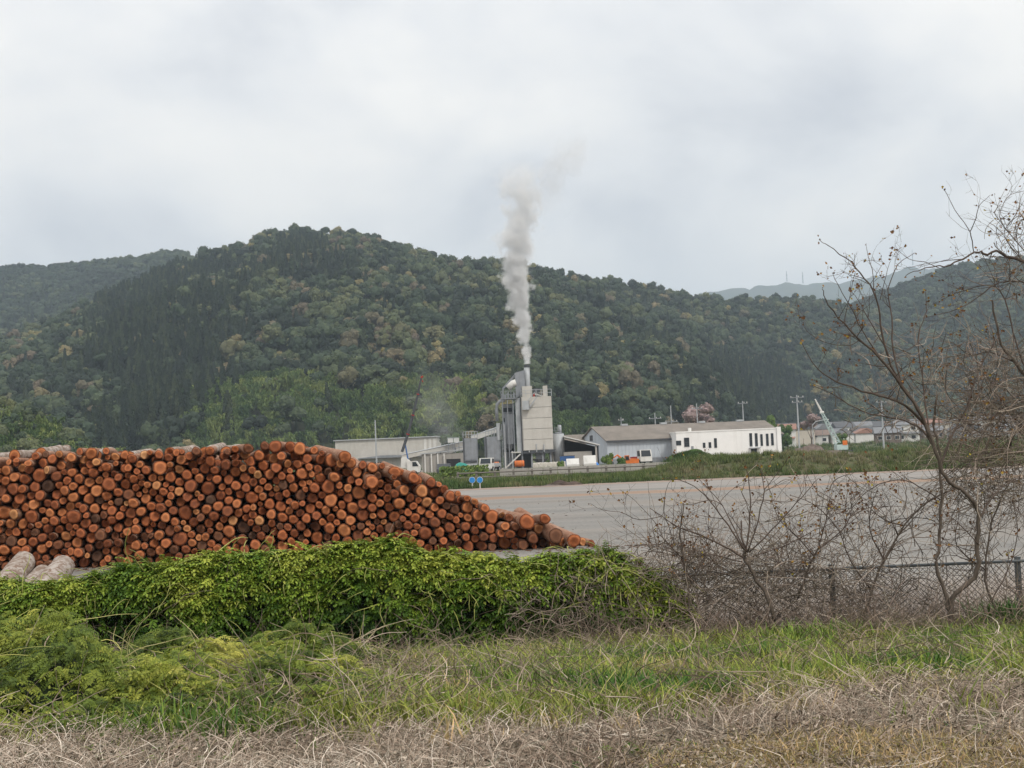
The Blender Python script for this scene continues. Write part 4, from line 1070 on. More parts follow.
# dry vines tangled on and over the fence
def tangle(name, label, rows, mat, seed, rad=.005):
    r_ = random.Random(seed); mb = MB(); sh, ti = [], []
    for (x0, x1, y0, y1, d0, d1, n, ln, up) in rows:
        for i in range(n):
            p = W(r_.uniform(x0, x1), r_.uniform(y0, y1), r_.uniform(d0, d1))
            a_, b_ = arc(p, (r_.gauss(0, 1), r_.gauss(0, .5), r_.gauss(up, .8)), ln * r_.uniform(.35, 1.3), rad * r_.uniform(.45, 1.5), (r_.gauss(0, 1.6), r_.gauss(0, .6), r_.gauss(-.3, 1.4)), r_, 8, .16)
            n0 = len(mb.v); mb.tube(a_, b_, 4, cap=False); k = len(mb.v) - n0; sh += [r_.random()] * k; ti += [min(1, max(0, r_.gauss(.45, .25)))] * k
    mb.at = {'shade': sh, 'tint': ti}
    return tag(mb.build(name, mat), label, kind='stuff')
M_TANG = leaf_mat('tangled_vines', [(0.0, (0.085, 0.066, 0.052)), (0.5, (0.215, 0.172, 0.135)), (1.0, (0.44, 0.375, 0.30))], inst=False)
tangle('dry_vine_tangle', 'dry brown vines tangled over the fence right of the green hedge', [
    (560, 700, 570, 640, 20.2, 21.0, 520, .8, .5), (690, 890, 560, 640, 20.2, 21.5, 820, .9, .4), (880, 1030, 575, 645, 20.4, 21.5, 300, .7, .4), (640, 800, 545, 600, 20.4, 21.6, 520, 1.0, .5), (760, 1000, 490, 580, 20.4, 21.8, 300, 1.2, .4), (500, 600, 590, 640, 20.0, 20.8, 220, .6, .5)], M_TANG, 31, .0055)
tangle('hanging_vine_tangle', 'thick tangle of dry vines hanging in the bare trees at the right edge', [
    (945, 1060, 400, 500, 19.6, 21.4, 800, 1.0, -.1), (975, 1060, 340, 420, 19.8, 21.2, 480, .9, -.1), (990, 1050, 210, 300, 19.8, 20.8, 170, .55, 0), (880, 980, 330, 430, 19.4, 20.6, 300, .55, .2), (830, 900, 330, 430, 19.2, 20.2, 60, .5, .3)], M_TANG, 32, .0055)
lay('ground_vine_tangle', 'dead vine stems lying at the foot of the fence', [(x, y) for x, y in near_pts(700, 18.8, 21.2, lambda x, y: 1 if x > .2 else .25)], C_TWIG, .6, 1.1, lambda x, y: .4 + rng.normal(0, .22), .5, .05)
lay('dead_vine_arcs', 'dead vine stems arching out of the grass', near_pts(300, 11, 18.5), C_TWIG, .4, .8, lambda x, y: .75 + rng.normal(0, .2), .4, .05)
tag(D_.t, group=None)

# ================================================================== ASPHALT PLANT
def xz(px, py, Y):
    p = W(px, py, Y); return p.x, p.z
WHITE = worn('white_paint', (0.62, 0.61, 0.58), .8, .12, .6, dirt=(0.35, 0.32, 0.28))
BEIGE = worn('beige_cladding', (0.49, 0.47, 0.43), .8, .10, .7, dirt=(0.34, 0.31, 0.27))
GREYM = worn('grey_steel', (0.25, 0.265, 0.285), 1.2, .2, .6, .2, dirt=(0.12, 0.11, 0.10))
DARKM = worn('dark_steel', (0.075, 0.08, 0.088), 1.2, .25, .6, .2)
LITEM = worn('light_steel', (0.40, 0.42, 0.435), 1.2, .15, .55, .1, dirt=(0.22, 0.20, 0.18))
CONC = worn('concrete', (0.36, 0.34, 0.31), .7, .15, .9, dirt=(0.2, 0.18, 0.16))
BLUE = worn('blue_paint', (0.045, 0.12, 0.30), 1, .2, .5)
ORANGE = worn('orange_paint', (0.62, 0.16, 0.03), 1, .2, .5)
RED = worn('red_paint', (0.40, 0.03, 0.02), 1, .15, .5)
TEAL = worn('teal_tarp', (0.03, 0.26, 0.21), 1, .2, .6)
GLASS = worn('dark_glass', (0.03, 0.036, 0.042), 1, .2, .15)
DARK = worn('interior_shade', (0.03, 0.03, 0.033), 1, .2, .9)  # near-black colour stands for shade inside the shed and openings
TYRE = worn('tyre_rubber', (0.02, 0.02, 0.02), 1, .2, .9)
YP = 206.0
X0, _ = xz(530, 470, YP)
t = thing('asphalt_plant', 'tall grey and beige asphalt mixing tower with smoking chimney', 'plant tower', (X0, YP, 0))
def lx_(px, py, Y=YP): return xz(px, py, Y)[0] - X0
def lz_(px, py, Y=YP): return xz(px, py, Y)[1]
RT = R(14)
def part(name, mat, fn, parent=None, smooth=False):
    mb = MB(); fn(mb); return mb.build(name, mat, parent or t, smooth=smooth)
xl, xr = lx_(522, 420), lx_(552.5, 420); zt, zb = lz_(537, 396.5), lz_(538, 450)
dep = 5.0
# clad body: front panels recessed between seams, pale left flank
part('cladding', BEIGE, lambda b: b.box(xl, xr, 0, dep, zb, zt, rot=R(9), c=((xl + xr) / 2, 0, 0)))
body = t.children[0]
for k in range(5):
    za, zc_ = zb + (zt - zb) * k / 5 + .03, zb + (zt - zb) * (k + 1) / 5 - .03
    part('wall_panel', BEIGE, lambda b: b.box(xl + .06, xr - .06, -.16, .0, za, zc_, rot=R(9), c=((xl + xr) / 2, 0, 0)))
part('corner_strip', LITEM, lambda b: b.box(lx_(516, 420), xl - .05, .3, 3.6, zb - .2, zt - .1))
part('corner_strip', DARKM, lambda b: b.box(xl - .18, xl + .02, .15, .6, lz_(521, 456), zt))  # added dark strip, stands for the gap between flank and front
part('stair_flight', LITEM, lambda b: (b.beam((lx_(528, 409), -.9, lz_(528, 409)), (lx_(537, 397), -.9, lz_(537, 397)), .16), b.beam((lx_(527, 402), -.9, lz_(527, 402)), (lx_(535, 392), -.9, lz_(535, 392)), .07)))
part('landing', LITEM, lambda b: (b.box(lx_(522, 400), lx_(529, 400), -1.3, -.1, lz_(525, 410), lz_(525, 409)), b.box(lx_(522, 400), lx_(529, 400), -1.3, -1.24, lz_(525, 409), lz_(525, 401)), b.box(lx_(528.6, 400), lx_(529, 400), -1.3, -.1, lz_(525, 409), lz_(525, 401))))
# roof deck with rail
part('roof_block', BEIGE, lambda b: b.box(lx_(522, 390), lx_(532, 390), .4, 3.2, zt, lz_(527, 386)))
part('roof_block', BEIGE, lambda b: b.box(lx_(543, 390), lx_(547.5, 390), .6, 2.4, zt, lz_(545, 385.5)))
part('roof_unit', DARKM, lambda b: (b.box(lx_(533, 390), lx_(540, 390), .8, 2.0, zt + .7, zt + 1.25), b.box(lx_(534, 390), lx_(535, 390), 1, 1.5, zt, zt + .8)))
part('roof_unit', WHITE, lambda b: (b.prism([(lx_(534, 390), zt + .55), (lx_(543, 390), zt + .1), (lx_(543, 390), zt), (lx_(534, 390), zt + .3)], .2, 1.4), ))
part('roof_unit', RED, lambda b: b.box(lx_(533, 390), lx_(534.5, 390), .1, .5, zt, zt + .5))
def rail(b, x0, x1, y, z, h=1.0, n=5):
    for k in range(n): x = x0 + (x1 - x0) * k / (n - 1); b.beam((x, y, z), (x, y, z + h), .06)
    for q in (.5, 1): b.beam((x0, y, z + h * q), (x1, y, z + h * q), .05)
part('guard_rail', LITEM, lambda b: (rail(b, xl, xr, -.3, zt, 1.0, 7)))
# chimney and the slanting elevator casing
ch = part('chimney', LITEM, lambda b: b.cyl(lx_(527.3, 378), 2.2, zt, lz_(527, 365), .42, 14), smooth=True)
part('chimney_cap', DARKM, lambda b: b.cyl(lx_(527, 366), 2.2, lz_(527, 366.5), lz_(527, 364), .46, 14))
part('elevator_head', GREYM, lambda b: b.prism([(lx_(514.5, 372), lz_(514.5, 372.5)), (lx_(524.5, 369), lz_(524.5, 369.5)), (lx_(525, 386), lz_(525, 394)), (lx_(515.5, 386), lz_(515.5, 397))], 1.2, 3.4))
part('elevator_casing', GREYM, lambda b: b.tube([(lx_(515.5, 374), 1.6, lz_(515.5, 374)), (lx_(503, 388), 1.6, lz_(503, 388)), (lx_(502.5, 398), 1.6, lz_(502.5, 398))], .19, 4))
part('duct', WHITE, lambda b: b.tube([(lx_(508, 389), 1.2, lz_(508, 388)), (lx_(513, 383), 1.2, lz_(513, 383)), (lx_(516, 383), 1.2, lz_(516, 382))], .5, 10), smooth=True)
part('platform', GREYM, lambda b: (b.box(lx_(501, 398), lx_(518, 398), -.2, 3.2, lz_(508, 399), lz_(508, 398)), rail(b, lx_(501, 395), lx_(516, 395), -.2, lz_(508, 398), 1.0, 7), [b.box(lx_(504 + 3 * k, 395), lx_(506 + 3 * k, 395), .4, 1.4, lz_(508, 398), lz_(508, 398) + .5 + .3 * (k % 2)) for k in range(4)]))
part('bent_duct', GREYM, lambda b: b.tube([(lx_(505, 399), .2, lz_(505, 400)), (lx_(500, 401), .2, lz_(500, 401)), (lx_(497, 404), .2, lz_(497, 404.5)), (lx_(496.5, 408), .2, lz_(496.5, 409)), (lx_(497, 420), .2, lz_(497, 421))], .26, 8), smooth=True)
part('frame_column', GREYM, lambda b: [b.beam((lx_(q, 420), yy, 0), (lx_(q, 420), yy, lz_(q, 399)), .11) for q in (503, 508, 513.5) for yy in (0, 3)])
part('storage_bin', GREYM, lambda b: b.cyl(lx_(509.5, 418), 1.6, lz_(509.5, 428.5), lz_(509.5, 414), .72, 14))
part('storage_bin', GREYM, lambda b: (b.cyl(lx_(509.5, 435), 1.6, lz_(509.5, 444), lz_(509.5, 428.5), .72, 14), b.cyl(lx_(509.5, 447), 1.6, lz_(509.5, 450), lz_(509.5, 444), .3, 12, r2=.7)))
part('pipe_run', LITEM, lambda b: (b.tube([(lx_(504.5, 430), .6, 0), (lx_(504, 430), .6, lz_(504, 424))], .16, 8), b.tube([(lx_(498, 425), .6, lz_(498, 440)), (lx_(498, 425), .6, lz_(498, 423))], .3, 8)))
# filter houses: two tall grey boxes with sunk lower panels and ribs
for (a_, b_, top) in ((463, 477.5, 438), (485.5, 501, 436.5)):
    def fn(m_, a_=a_, b_=b_, top=top):
        m_.box(lx_(a_, 455), lx_(b_, 455), .5, 4.2, 0, lz_((a_ + b_) / 2, top))
    bx_ = part('filter_house', GREYM, fn)
    for k in range(2):
        xa, xb = lx_(a_ + 2.2, 455), lx_(b_ - 1.2, 455); z1_, z2_ = (lz_(a_, 460), lz_(a_, top + 2)) if k == 0 else (.15, lz_(a_, 464))
        mb = MB(); mb.box(xa, xb, .42, .5, z1_, z2_); mb.build('wall_panel', GREYM if k == 0 else LITEM, t)
    mb = MB(); mb.box(lx_(a_ + 2, 455), lx_(b_ - 1, 455), .28, .5, lz_(a_, 462.5), lz_(a_, 461)); mb.build('ledge', DARKM, t)
    mb = MB(); rail(mb, lx_(a_, 440), lx_(b_, 440), .55, lz_(a_, top), .9, 6); mb.build('guard_rail', LITEM, t)
    mb = MB(); [mb.beam((lx_(a_ + .8, 450), .4, 0), (lx_(a_ + .8, 450), .4, lz_(a_, top)), .12) for _ in (0,)]; mb.build('corner_post', DARKM, t)
part('scaffold', GREYM, lambda b: ([b.beam((lx_(q, 450), 0, 0), (lx_(q, 450), 0, lz_(q, 424)), .08) for q in (502.5, 506)], [b.beam((lx_(502.5, 450), 0, .8 + 1.1 * k), (lx_(506, 450), 0, 1.7 + 1.1 * k), .05) for k in range(5)]))
# ground floor: legs, mixer hopper, stairs
part('leg', LITEM, lambda b: b.box(lx_(512, 460), lx_(513.2, 460), -.1, .3, 0, zb))
for q in (522.5, 532, 543, 551):
    for yy in (.1, 4.2): part('leg', GREYM, lambda b: b.box(lx_(q, 460) - .12, lx_(q, 460) + .12, yy, yy + .25, 0, zb))
part('floor_beam', DARKM, lambda b: b.box(xl - .1, xr + .2, -.25, dep, zb - .45, zb - .02))
part('mixer_hopper', GREYM, lambda b: (b.box(lx_(536, 455), lx_(545, 455), .8, 3.4, lz_(540, 459), zb - .4), b.tube([(lx_(540.5, 462), 2, lz_(540, 463)), (lx_(540.5, 459), 2, lz_(540, 459))], [.5, 1.3], 4)))
part('dryer_house', LITEM, lambda b: b.box(lx_(503.5, 455), lx_(515, 455), 3.4, 5.6, 0, lz_(509, 403)))
part('louvre', DARKM, lambda b: [b.box(lx_(505, 455), lx_(514, 455), 3.3, 3.39, lz_(509, 403) - 1.2 - 1.5 * k, lz_(509, 403) - .6 - 1.5 * k) for k in range(5)])
part('back_wall', DARKM, lambda b: b.box(lx_(514, 460), lx_(533, 460), 3.2, 3.5, 0, zb - .4))
part('access_stair', WHITE, lambda b: (b.beam((lx_(505.5, 468), -.8, .3), (lx_(520.5, 454), -.8, lz_(520, 454)), .16), b.beam((lx_(511, 452), -.8, lz_(511, 452.4)), (lx_(521, 452), -.8, lz_(521, 452.4)), .12), b.beam((lx_(505, 452), -.8, 0), (lx_(505, 452), -.8, lz_(505, 452)), .1)))
part('vent_pipe', LITEM, lambda b: [b.beam((lx_(q, 447), -.3, zb - .3), (lx_(q, 447), -.3, lz_(q, 444)), .13) for q in (529, 536.5, 544)])

def simple(name, label, cat, mat, fn, Y, px, smooth=False, group=None, parts=()):
    """a thing standing on the ground at column px: fn(mesh) builds it round its own base point"""
    x, _ = xz(px, 465, Y); r_ = thing(name, label, cat, (x, Y, gz(x, Y)), group=group)
    for nm, m_, f_ in [(*p,) for p in ((name + '_body' if False else 'body', mat, fn),) + tuple(parts)]:
        mb = MB(); f_(mb); mb.build(nm, m_, r_, smooth=smooth)
    return r_
s_ = YP / F_PX      # metres per pixel at the plant
# cement silo right of the tower, with thin exhaust tube
simple('cement_silo', 'grey cylindrical silo with thin pipe right of the beige tower', 'silo', LITEM, lambda b: b.cyl(0, 0, .2, 5.1, .86, 18), 209, 559.5, True, parts=(
    ('exhaust_pipe', LITEM, lambda b: b.cyl(.25, .2, 5.0, 6.4, .28, 10)), ('roof_rail', GREYM, lambda b: rail(b, -.8, .5, -.5, 5.1, .9, 5)), ('side_pipe', BEIGE, lambda b: b.tube([(-1.15, -.2, 5.9), (-1.1, -.2, 4.0), (-.9, -.2, 0.2)], .17, 6)), ('cone', GREYM, lambda b: b.cyl(0, 0, 5.1, 5.35, .86, 18, r2=.4))))
# open-sided shed with a falling roof
sx0, _ = xz(566, 460, 206); shed = thing('open_shed', 'open-fronted storage shed with sloping white-edged roof beside the silo', 'shed', (sx0, 206, 0))
wd = lambda px: xz(px, 455, 206)[0] - sx0
zz = lambda px, py: xz(px, py, 206)[1]
part('roof', WHITE, lambda b: b.prism([(wd(564.5), zz(565, 436)), (wd(600), zz(600, 444.3)), (wd(600), zz(600, 445.3)), (wd(564.5), zz(565, 437))], -.3, 9), shed)
part('back_wall', DARK, lambda b: b.prism([(wd(565), 0), (wd(598), 0), (wd(598), zz(598, 446)), (wd(565), zz(565, 438.5))], 8.4, 8.7), shed)
part('dividing_wall', CONC, lambda b: b.box(wd(564), wd(592.3), .7, 1.0, 0, zz(580, 451.5)), shed)
part('front_post', CONC, lambda b: b.box(wd(595.5), wd(597.3), 0, .4, 0, zz(597, 445.6)), shed)
part('front_post', DARKM, lambda b: b.box(wd(598.2), wd(599), 0, .4, 0, zz(598, 445.6)), shed)
part('side_wall', DARK, lambda b: b.box(wd(597.8), wd(598.2), .4, 8.4, 0, zz(598, 446)), shed)
simple('container', 'blue steel container box in front of the open shed', 'container', BLUE, lambda b: b.box(-1.05, 1.05, -.6, .6, .1, 1.75), 201, 567.5, parts=(('rib', BLUE, lambda b: [b.box(-1.0 + .26 * k, -.93 + .26 * k, -.66, -.6, .15, 1.7) for k in range(8)]), ('lid_rail', DARKM, lambda b: b.box(-1.08, 1.08, -.63, .63, 1.75, 1.83))))
sack = worn('white_sacks', (0.55, 0.52, 0.46), 2, .2, .9)
for k in range(7):
    mb = MB(); rr = random.Random(k); x, _ = xz(535.5 + 4.6 * k, 466, 198)
    me = bmesh.new(); bmesh.ops.create_cube(me, size=1); bmesh.ops.subdivide_edges(me, edges=me.edges, cuts=2, use_grid_fill=True)
    for v in me.verts:
        d = v.co.normalized() * .55; v.co = v.co.lerp(d, .35); v.co.x *= .74; v.co.y *= .72; v.co.z = (v.co.z + .5) * (.95 + .1 * rr.random()); v.co += Vector((rr.gauss(0, .015), rr.gauss(0, .015), rr.gauss(0, .015)))
    m_ = bpy.data.meshes.new('bulk_sack'); me.to_mesh(m_); me.free(); m_.materials.append(sack)
    o = obj('bulk_sack', m_, loc=(x, 198, 0)); tag(o, 'white bulk sack in the row under the beige tower, %s' % ['at its left end', 'second from its left end', 'third from its left end', 'in its middle', 'third from its right end', 'second from its right end', 'at its right end'][k], 'sack', 'white bulk sacks below the tower')
# conveyor gallery behind the filter houses and the long one to the left
gx, _ = xz(484, 465, 212)
def conveyor(name, label, p0, p1, Y, hh, mat, legs=3):
    a_, b_ = Vector(W(*p0, Y)), Vector(W(*p1, Y + 4)); c_ = (a_ + b_) / 2
    r_ = thing(name, label, 'conveyor', (c_.x, c_.y, 0)); off = Vector((c_.x, c_.y, 0))
    mb = MB(); d = (b_ - a_); u = Vector((0, 1.3, 0)); v = Vector((0, 0, hh))
    q = [a_ - off, b_ - off]
    mb.add([q[0], q[1], q[1] + v, q[0] + v, q[0] + u, q[1] + u, q[1] + u + v, q[0] + u + v], [(0, 1, 2, 3), (5, 4, 7, 6), (3, 2, 6, 7), (1, 0, 4, 5), (0, 3, 7, 4), (1, 5, 6, 2)]); mb.build('gallery', mat, r_)
    mb = MB(); w_ = Vector((0, .2, .12)); mb.add([q[0] - Vector((.1, .15, 0)) + v, q[1] + Vector((.1, -.15, 0)) + v, q[1] + v + u + Vector((.1, .15, 0)), q[0] + v + u + Vector((-.1, .15, 0)), q[0] + v + w_ + u * .3, q[1] + v + w_ + u * .3], [(0, 1, 5, 4), (4, 5, 2, 3)]); mb.build('roof_sheet', LITEM, r_)
    for k in range(legs):
        p = q[0] + d * (k + .5) / legs; mb = MB(); mb.beam((p.x, .2, 0), (p.x, .2, p.z), .14); mb.beam((p.x, 1.1, 0), (p.x, 1.1, p.z), .14); mb.beam((p.x, .2, 0), (p.x, 1.1, p.z * .8), .08); mb.build('trestle', GREYM, r_)
conveyor('conveyor', 'pale roofed conveyor gallery rising behind the two grey filter houses', (471, 441.5), (498, 432), 213, .75, WHITE)
conveyor('conveyor', 'long pale conveyor gallery rising to the right beyond the crane', (402, 459.5), (463, 446), 222, .7, BEIGE, 4)
conveyor('conveyor', 'lower pale conveyor left of the grey filter houses', (436, 456), (466, 449.5), 226, .6, WHITE, 3)
for k, q in enumerate((451.5, 457.5)):
    simple('rooftop_tank', ['small white tank box on posts, left of the pair by the conveyor', 'small white tank box on posts, right of the pair by the conveyor'][k], 'tank', WHITE, lambda b: b.box(-.42, .42, -.4, .4, 4.6, 5.3), 224, q, group='white tank boxes', parts=(('stand', GREYM, lambda b: [b.beam((x_, y_, 0), (x_, y_, 4.6), .06) for x_ in (-.35, .35) for y_ in (-.3, .3)]), ('lid', LITEM, lambda b: b.box(-.46, .46, -.44, .44, 5.3, 5.38))))
simple('screen_house', 'low pale process building with grey doorway left of filter houses', 'building', CONC, lambda b: b.box(-3.4, 3.2, 0, 5, 0, 2.9), 218, 444, parts=(('roof', LITEM, lambda b: b.prism([(-3.7, 2.9), (3.5, 3.3), (3.5, 3.45), (-3.7, 3.05)], -.3, 5.3)), ('doorway', DARK, lambda b: b.box(.4, 2.6, -.05, .05, 0, 2.0)), ('pillar', WHITE, lambda b: [b.box(-3 + 1.0 * k, -2.8 + 1.0 * k, -.5, -.3, 0, 2.9) for k in range(4)])))

# ---- left long warehouse behind the pile
def shed_hall(name, label, px0, px1, pyl, pyr, Y, dep, mat, roofm):
    xa, za = xz(px0, pyl, Y); xb, zb_ = xz(px1, pyr, Y); h = (za + zb_) / 2; r_ = thing(name, label, 'warehouse', ((xa + xb) / 2, Y, 0)); w2 = (xb - xa) / 2
    return r_, w2, h
r_, w2, h = shed_hall('warehouse', 'long low beige warehouse behind the log pile and crane', 335, 437, 441, 437, 268, 14, BEIGE, LITEM)
part('wall', BEIGE, lambda b: b.box(-w2, w2, 0, 14, 0, h), r_)
part('roof', LITEM, lambda b: b.prism([(-w2 - .3, h), (w2 + .3, h), (w2 + .3, h + .18), (-w2 - .3, h + .18)], -.4, 14.3), r_)
part('canopy', GREYM, lambda b: b.prism([(-w2 * .55, h * .42), (w2, h * .42), (w2, h * .47), (-w2 * .1, h * .5), (-w2 * .55, h * .44)], -1.4, -.01), r_)
for k in range(22): part('cladding_panel', BEIGE, lambda b: b.box(-w2 + .04 + k * w2 / 11, -w2 - .04 + (k + 1) * w2 / 11, -.035, -.0, h * .52, h - .1), r_)
for k in range(3):
    o = part('window', GLASS, lambda b: b.box(-w2 * .34 + k * 1.0, -w2 * .34 + k * 1.0 + .75, -.06, .02, h * .14, h * .3), r_)
for k in range(3): part('bright_panel', WHITE, lambda b: b.box(w2 * (.74 + .09 * k), w2 * (.79 + .09 * k), -.08, -.036, h * .52, h * .96), r_)

# ---- grey warehouse with tiled roof, rotated, and the white hall before it
tile = worn('grey_roof_sheet', (0.205, 0.18, 0.155), .5, .2, .85, stretch=(1, 1, 1), dirt=(0.12, 0.11, 0.10))
SID = worn('blue_grey_siding', (0.46, 0.50, 0.545), .5, .12, .7, dirt=(0.36, 0.37, 0.38))
YW = 226
hx_, _ = xz(608, 470, YW); wh = thing('warehouse', 'pale blue-grey gabled warehouse with long grey roof right of the shed', 'warehouse', (hx_, YW, 0), R(16))
ez = xz(608, 440.5, YW)[1]; rz_ = xz(600, 427.2, YW + 6)[1]; LN, DP = 31, 13
part('wall', SID, lambda b: b.box(0, LN, 0, DP, 0, ez), wh)
def gable(b): b.add([(-.02, 0, ez), (-.02, DP, ez), (-.02, DP / 2, rz_ - .05), (LN, 0, ez), (LN, DP, ez), (LN, DP / 2, rz_ - .05)], [(0, 2, 1), (3, 4, 5)])
part('gable_wall', SID, gable, wh)
def roofp(y0, y1, z0, z1):
    return lambda b: b.add([(-.35, y0, z0), (LN + .3, y0, z0), (LN + .3, y1, z1), (-.35, y1, z1)] + [(-.35, y0, z0 + .14), (LN + .3, y0, z0 + .14), (LN + .3, y1, z1 + .14), (-.35, y1, z1 + .14)], [(3, 2, 1, 0), (4, 5, 6, 7), (0, 1, 5, 4), (2, 3, 7, 6), (1, 2, 6, 5), (3, 0, 4, 7)])
part('roof_slope', tile, roofp(-.5, DP / 2, ez - .14, rz_), wh); part('roof_slope', tile, roofp(DP + .5, DP / 2, ez - .14, rz_), wh)
part('gutter', DARKM, lambda b: b.box(-.3, LN, -.62, -.5, ez - .32, ez - .06), wh)
for k in range(26): part('siding_panel', SID, lambda b: b.box(.05 + k * .62, .05 + k * .62 + .57, -.045, -.001, .9, ez - .35), wh)
part('base_band', GREYM, lambda b: b.box(0, LN, -.03, -.001, 0, .8), wh)
part('gable_vent', DARKM, lambda b: b.box(-.09, -.01, DP / 2 + .2, DP / 2 + 1.6, ez + .1, ez + 1.0), wh)
for k in range(4): part('ridge_vent', LITEM, lambda b: b.box(5 + 7 * k, 6.1 + 7 * k, DP / 2 - .3, DP / 2 + .3, rz_ + .1, rz_ + .42), wh)
YH = 222
ax_, az_ = xz(676, 433.5, YH); bx2, bz_ = xz(777, 428.2, YH); WHALL = bx2 - ax_; hz_ = (az_ + bz_) / 2
wl = thing('white_hall', 'long white flat-roofed hall with narrow dark windows', 'building', (ax_, YH, 0))
PWHITE = worn('clean_white', (0.80, 0.79, 0.77), .5, .07, .6, dirt=(0.62, 0.6, 0.57))
part('wall', PWHITE, lambda b: b.box(0, WHALL, 0, 9, 0, hz_), wl)
part('parapet', PWHITE, lambda b: b.box(-.08, WHALL + .08, -.08, 9.08, hz_, hz_ + .18), wl)
part('corner_pier', PWHITE, lambda b: b.box(WHALL - .1, WHALL + .55, -.25, .6, 0, hz_ + .3), wl)
def win(px, py0, py1, wpx):
    x, z1_ = xz(px, py0, YH); _, z0_ = xz(px, py1, YH); w_ = wpx * YH / F_PX / 2; x -= ax_
    f_ = part('window', DARKM, lambda b: (b.box(x - w_ - .05, x - w_, -.06, .0, z0_, z1_), b.box(x + w_, x + w_ + .05, -.06, .0, z0_, z1_), b.box(x - w_ - .05, x + w_ + .05, -.06, .0, z1_, z1_ + .05), b.box(x - w_ - .05, x + w_ + .05, -.08, .0, z0_ - .06, z0_)), wl)
    mb = MB(); mb.box(x - w_, x + w_, -.02, -.004, z0_, z1_); mb.build('pane', GLASS, f_)
    if z1_ - z0_ > 1: mb = MB(); mb.box(x - w_, x + w_, -.04, -.021, (z0_ + z1_) / 2 - .03, (z0_ + z1_) / 2 + .03); mb.build('glazing_bar', DARKM, f_)
for px, a_, b_, w_ in ((678.5, 441, 445, 4.5), (686.5, 438, 446.5, 4.6), (704, 443, 447.5, 2), (709.8, 442.5, 447.5, 2), (715.3, 438.5, 447.5, 2.2), (750.5, 433.5, 446, 2.2), (756, 433.5, 446, 2.2), (761.3, 434.5, 445.5, 1.8), (767, 434, 445.5, 2), (772, 433.5, 445, 2)): win(px, a_, b_, w_)
o = part('door', GREYM, lambda b: b.box(690.8 * 0 + xz(691, 445, YH)[0] - ax_, xz(693.5, 445, YH)[0] - ax_, -.05, 0, 0, 2.4), wl)
part('roof_vent', WHITE, lambda b: b.cyl(xz(692, 430, YH)[0] - ax_, 3, hz_, hz_ + .75, .28, 10), wl)
part('loading_dock', DARK, lambda b: b.box(xz(751, 450, YH)[0] - ax_, xz(757, 450, YH)[0] - ax_, -.06, 0, 0, 1.6), wl)
part('awning', LITEM, lambda b: b.box(xz(749, 450, YH)[0] - ax_, xz(760, 450, YH)[0] - ax_, -1.0, -.01, 1.65, 1.78), wl)
# small shed roof between open shed and warehouse
simple('shed', 'small grey-roofed shed half hidden behind the open shed', 'shed', CONC, lambda b: b.box(-3, 3.2, 0, 4, 0, 3.9), 236, 583, parts=(('roof', tile, lambda b: b.add([(-3.3, -.3, 3.9), (3.5, -.3, 3.9), (3.5, 2, 5.2), (-3.3, 2, 5.2), (3.5, 4.3, 3.9), (-3.3, 4.3, 3.9)], [(0, 1, 2, 3), (3, 2, 4, 5)])),))

# ---- plant yard things: trucks, tanks, signs, cranes
def wheel_pair(r_, xs, y, rad=.42, wdt=.26):
    for x in xs:
        mb = MB(); mb.tube([(x, y, rad), (x, y + wdt, rad)], rad, 14); wv = mb.build('wheel', TYRE, r_)
        mb = MB(); mb.tube([(x, y - .02, rad), (x, y + .05, rad)], rad * .55, 10); mb.build('rim', LITEM, wv)
def truck(label, px, Y, cab, bed, L_=4.6, flip=1, h=2.0):
    x, _ = xz(px, 468, Y); r_ = thing('truck', label, 'truck', (x, Y, gz(x, Y)), R(78) * flip)
    f = flip
    mb = MB(); mb.prism([(-.9 * f, .55), (-.85 * f, 1.2), (-.55 * f, h), (.75 * f, h), (.8 * f, .55)][::(1 if f > 0 else -1)], -.85, .85); c_ = mb.build('cab', cab, r_)
    mb = MB(); mb.prism([(-.66 * f, 1.3), (-.48 * f, h - .12), (-.05 * f, h - .12), (-.05 * f, 1.3)][::(1 if f > 0 else -1)], -.87, -.8); mb.build('side_window', GLASS, c_)
    mb = MB(); mb.prism([(.08 * f, 1.3), (.08 * f, h - .14), (.6 * f, h - .14), (.6 * f, 1.3)][::(1 if f > 0 else -1)], -.87, -.8); mb.build('side_window', GLASS, c_)
    mb = MB(); mb.add([(-.87 * f, -.72, 1.25), (-.60 * f, -.66, h - .08), (-.60 * f, .66, h - .08), (-.87 * f, .72, 1.25)], [(0, 1, 2, 3) if f < 0 else (3, 2, 1, 0)]); mb.build('windscreen', GLASS, c_)
    mb = MB(); x1 = L_ * f; mb.box(min(.9 * f, x1), max(.9 * f, x1), -.9, .9, .75, .85); mb.box(min(.9 * f, x1), max(.9 * f, x1), -.92, -.86, .85, 1.25); mb.box(min(.9 * f, x1), max(.9 * f, x1), .86, .92, .85, 1.25); mb.box(x1 - .04, x1 + .04, -.9, .9, .85, 1.25); mb.build('cargo_bed', bed, r_)
    mb = MB(); mb.box(min(-.7 * f, x1), max(-.7 * f, x1), -.4, .4, .45, .7); mb.build('chassis', DARKM, r_)
    wheel_pair(r_, (-.25 * f, (L_ - 1) * f), -.95); wheel_pair(r_, (-.25 * f, (L_ - 1) * f), .7)
    return r_
truck('white cab flatbed truck parked before the grey filter houses', 487, 190, WHITE, LITEM)
truck('truck with dark load and white cab before the grey warehouse', 645, 200, WHITE, RED, 4.0, -1, 2.2)
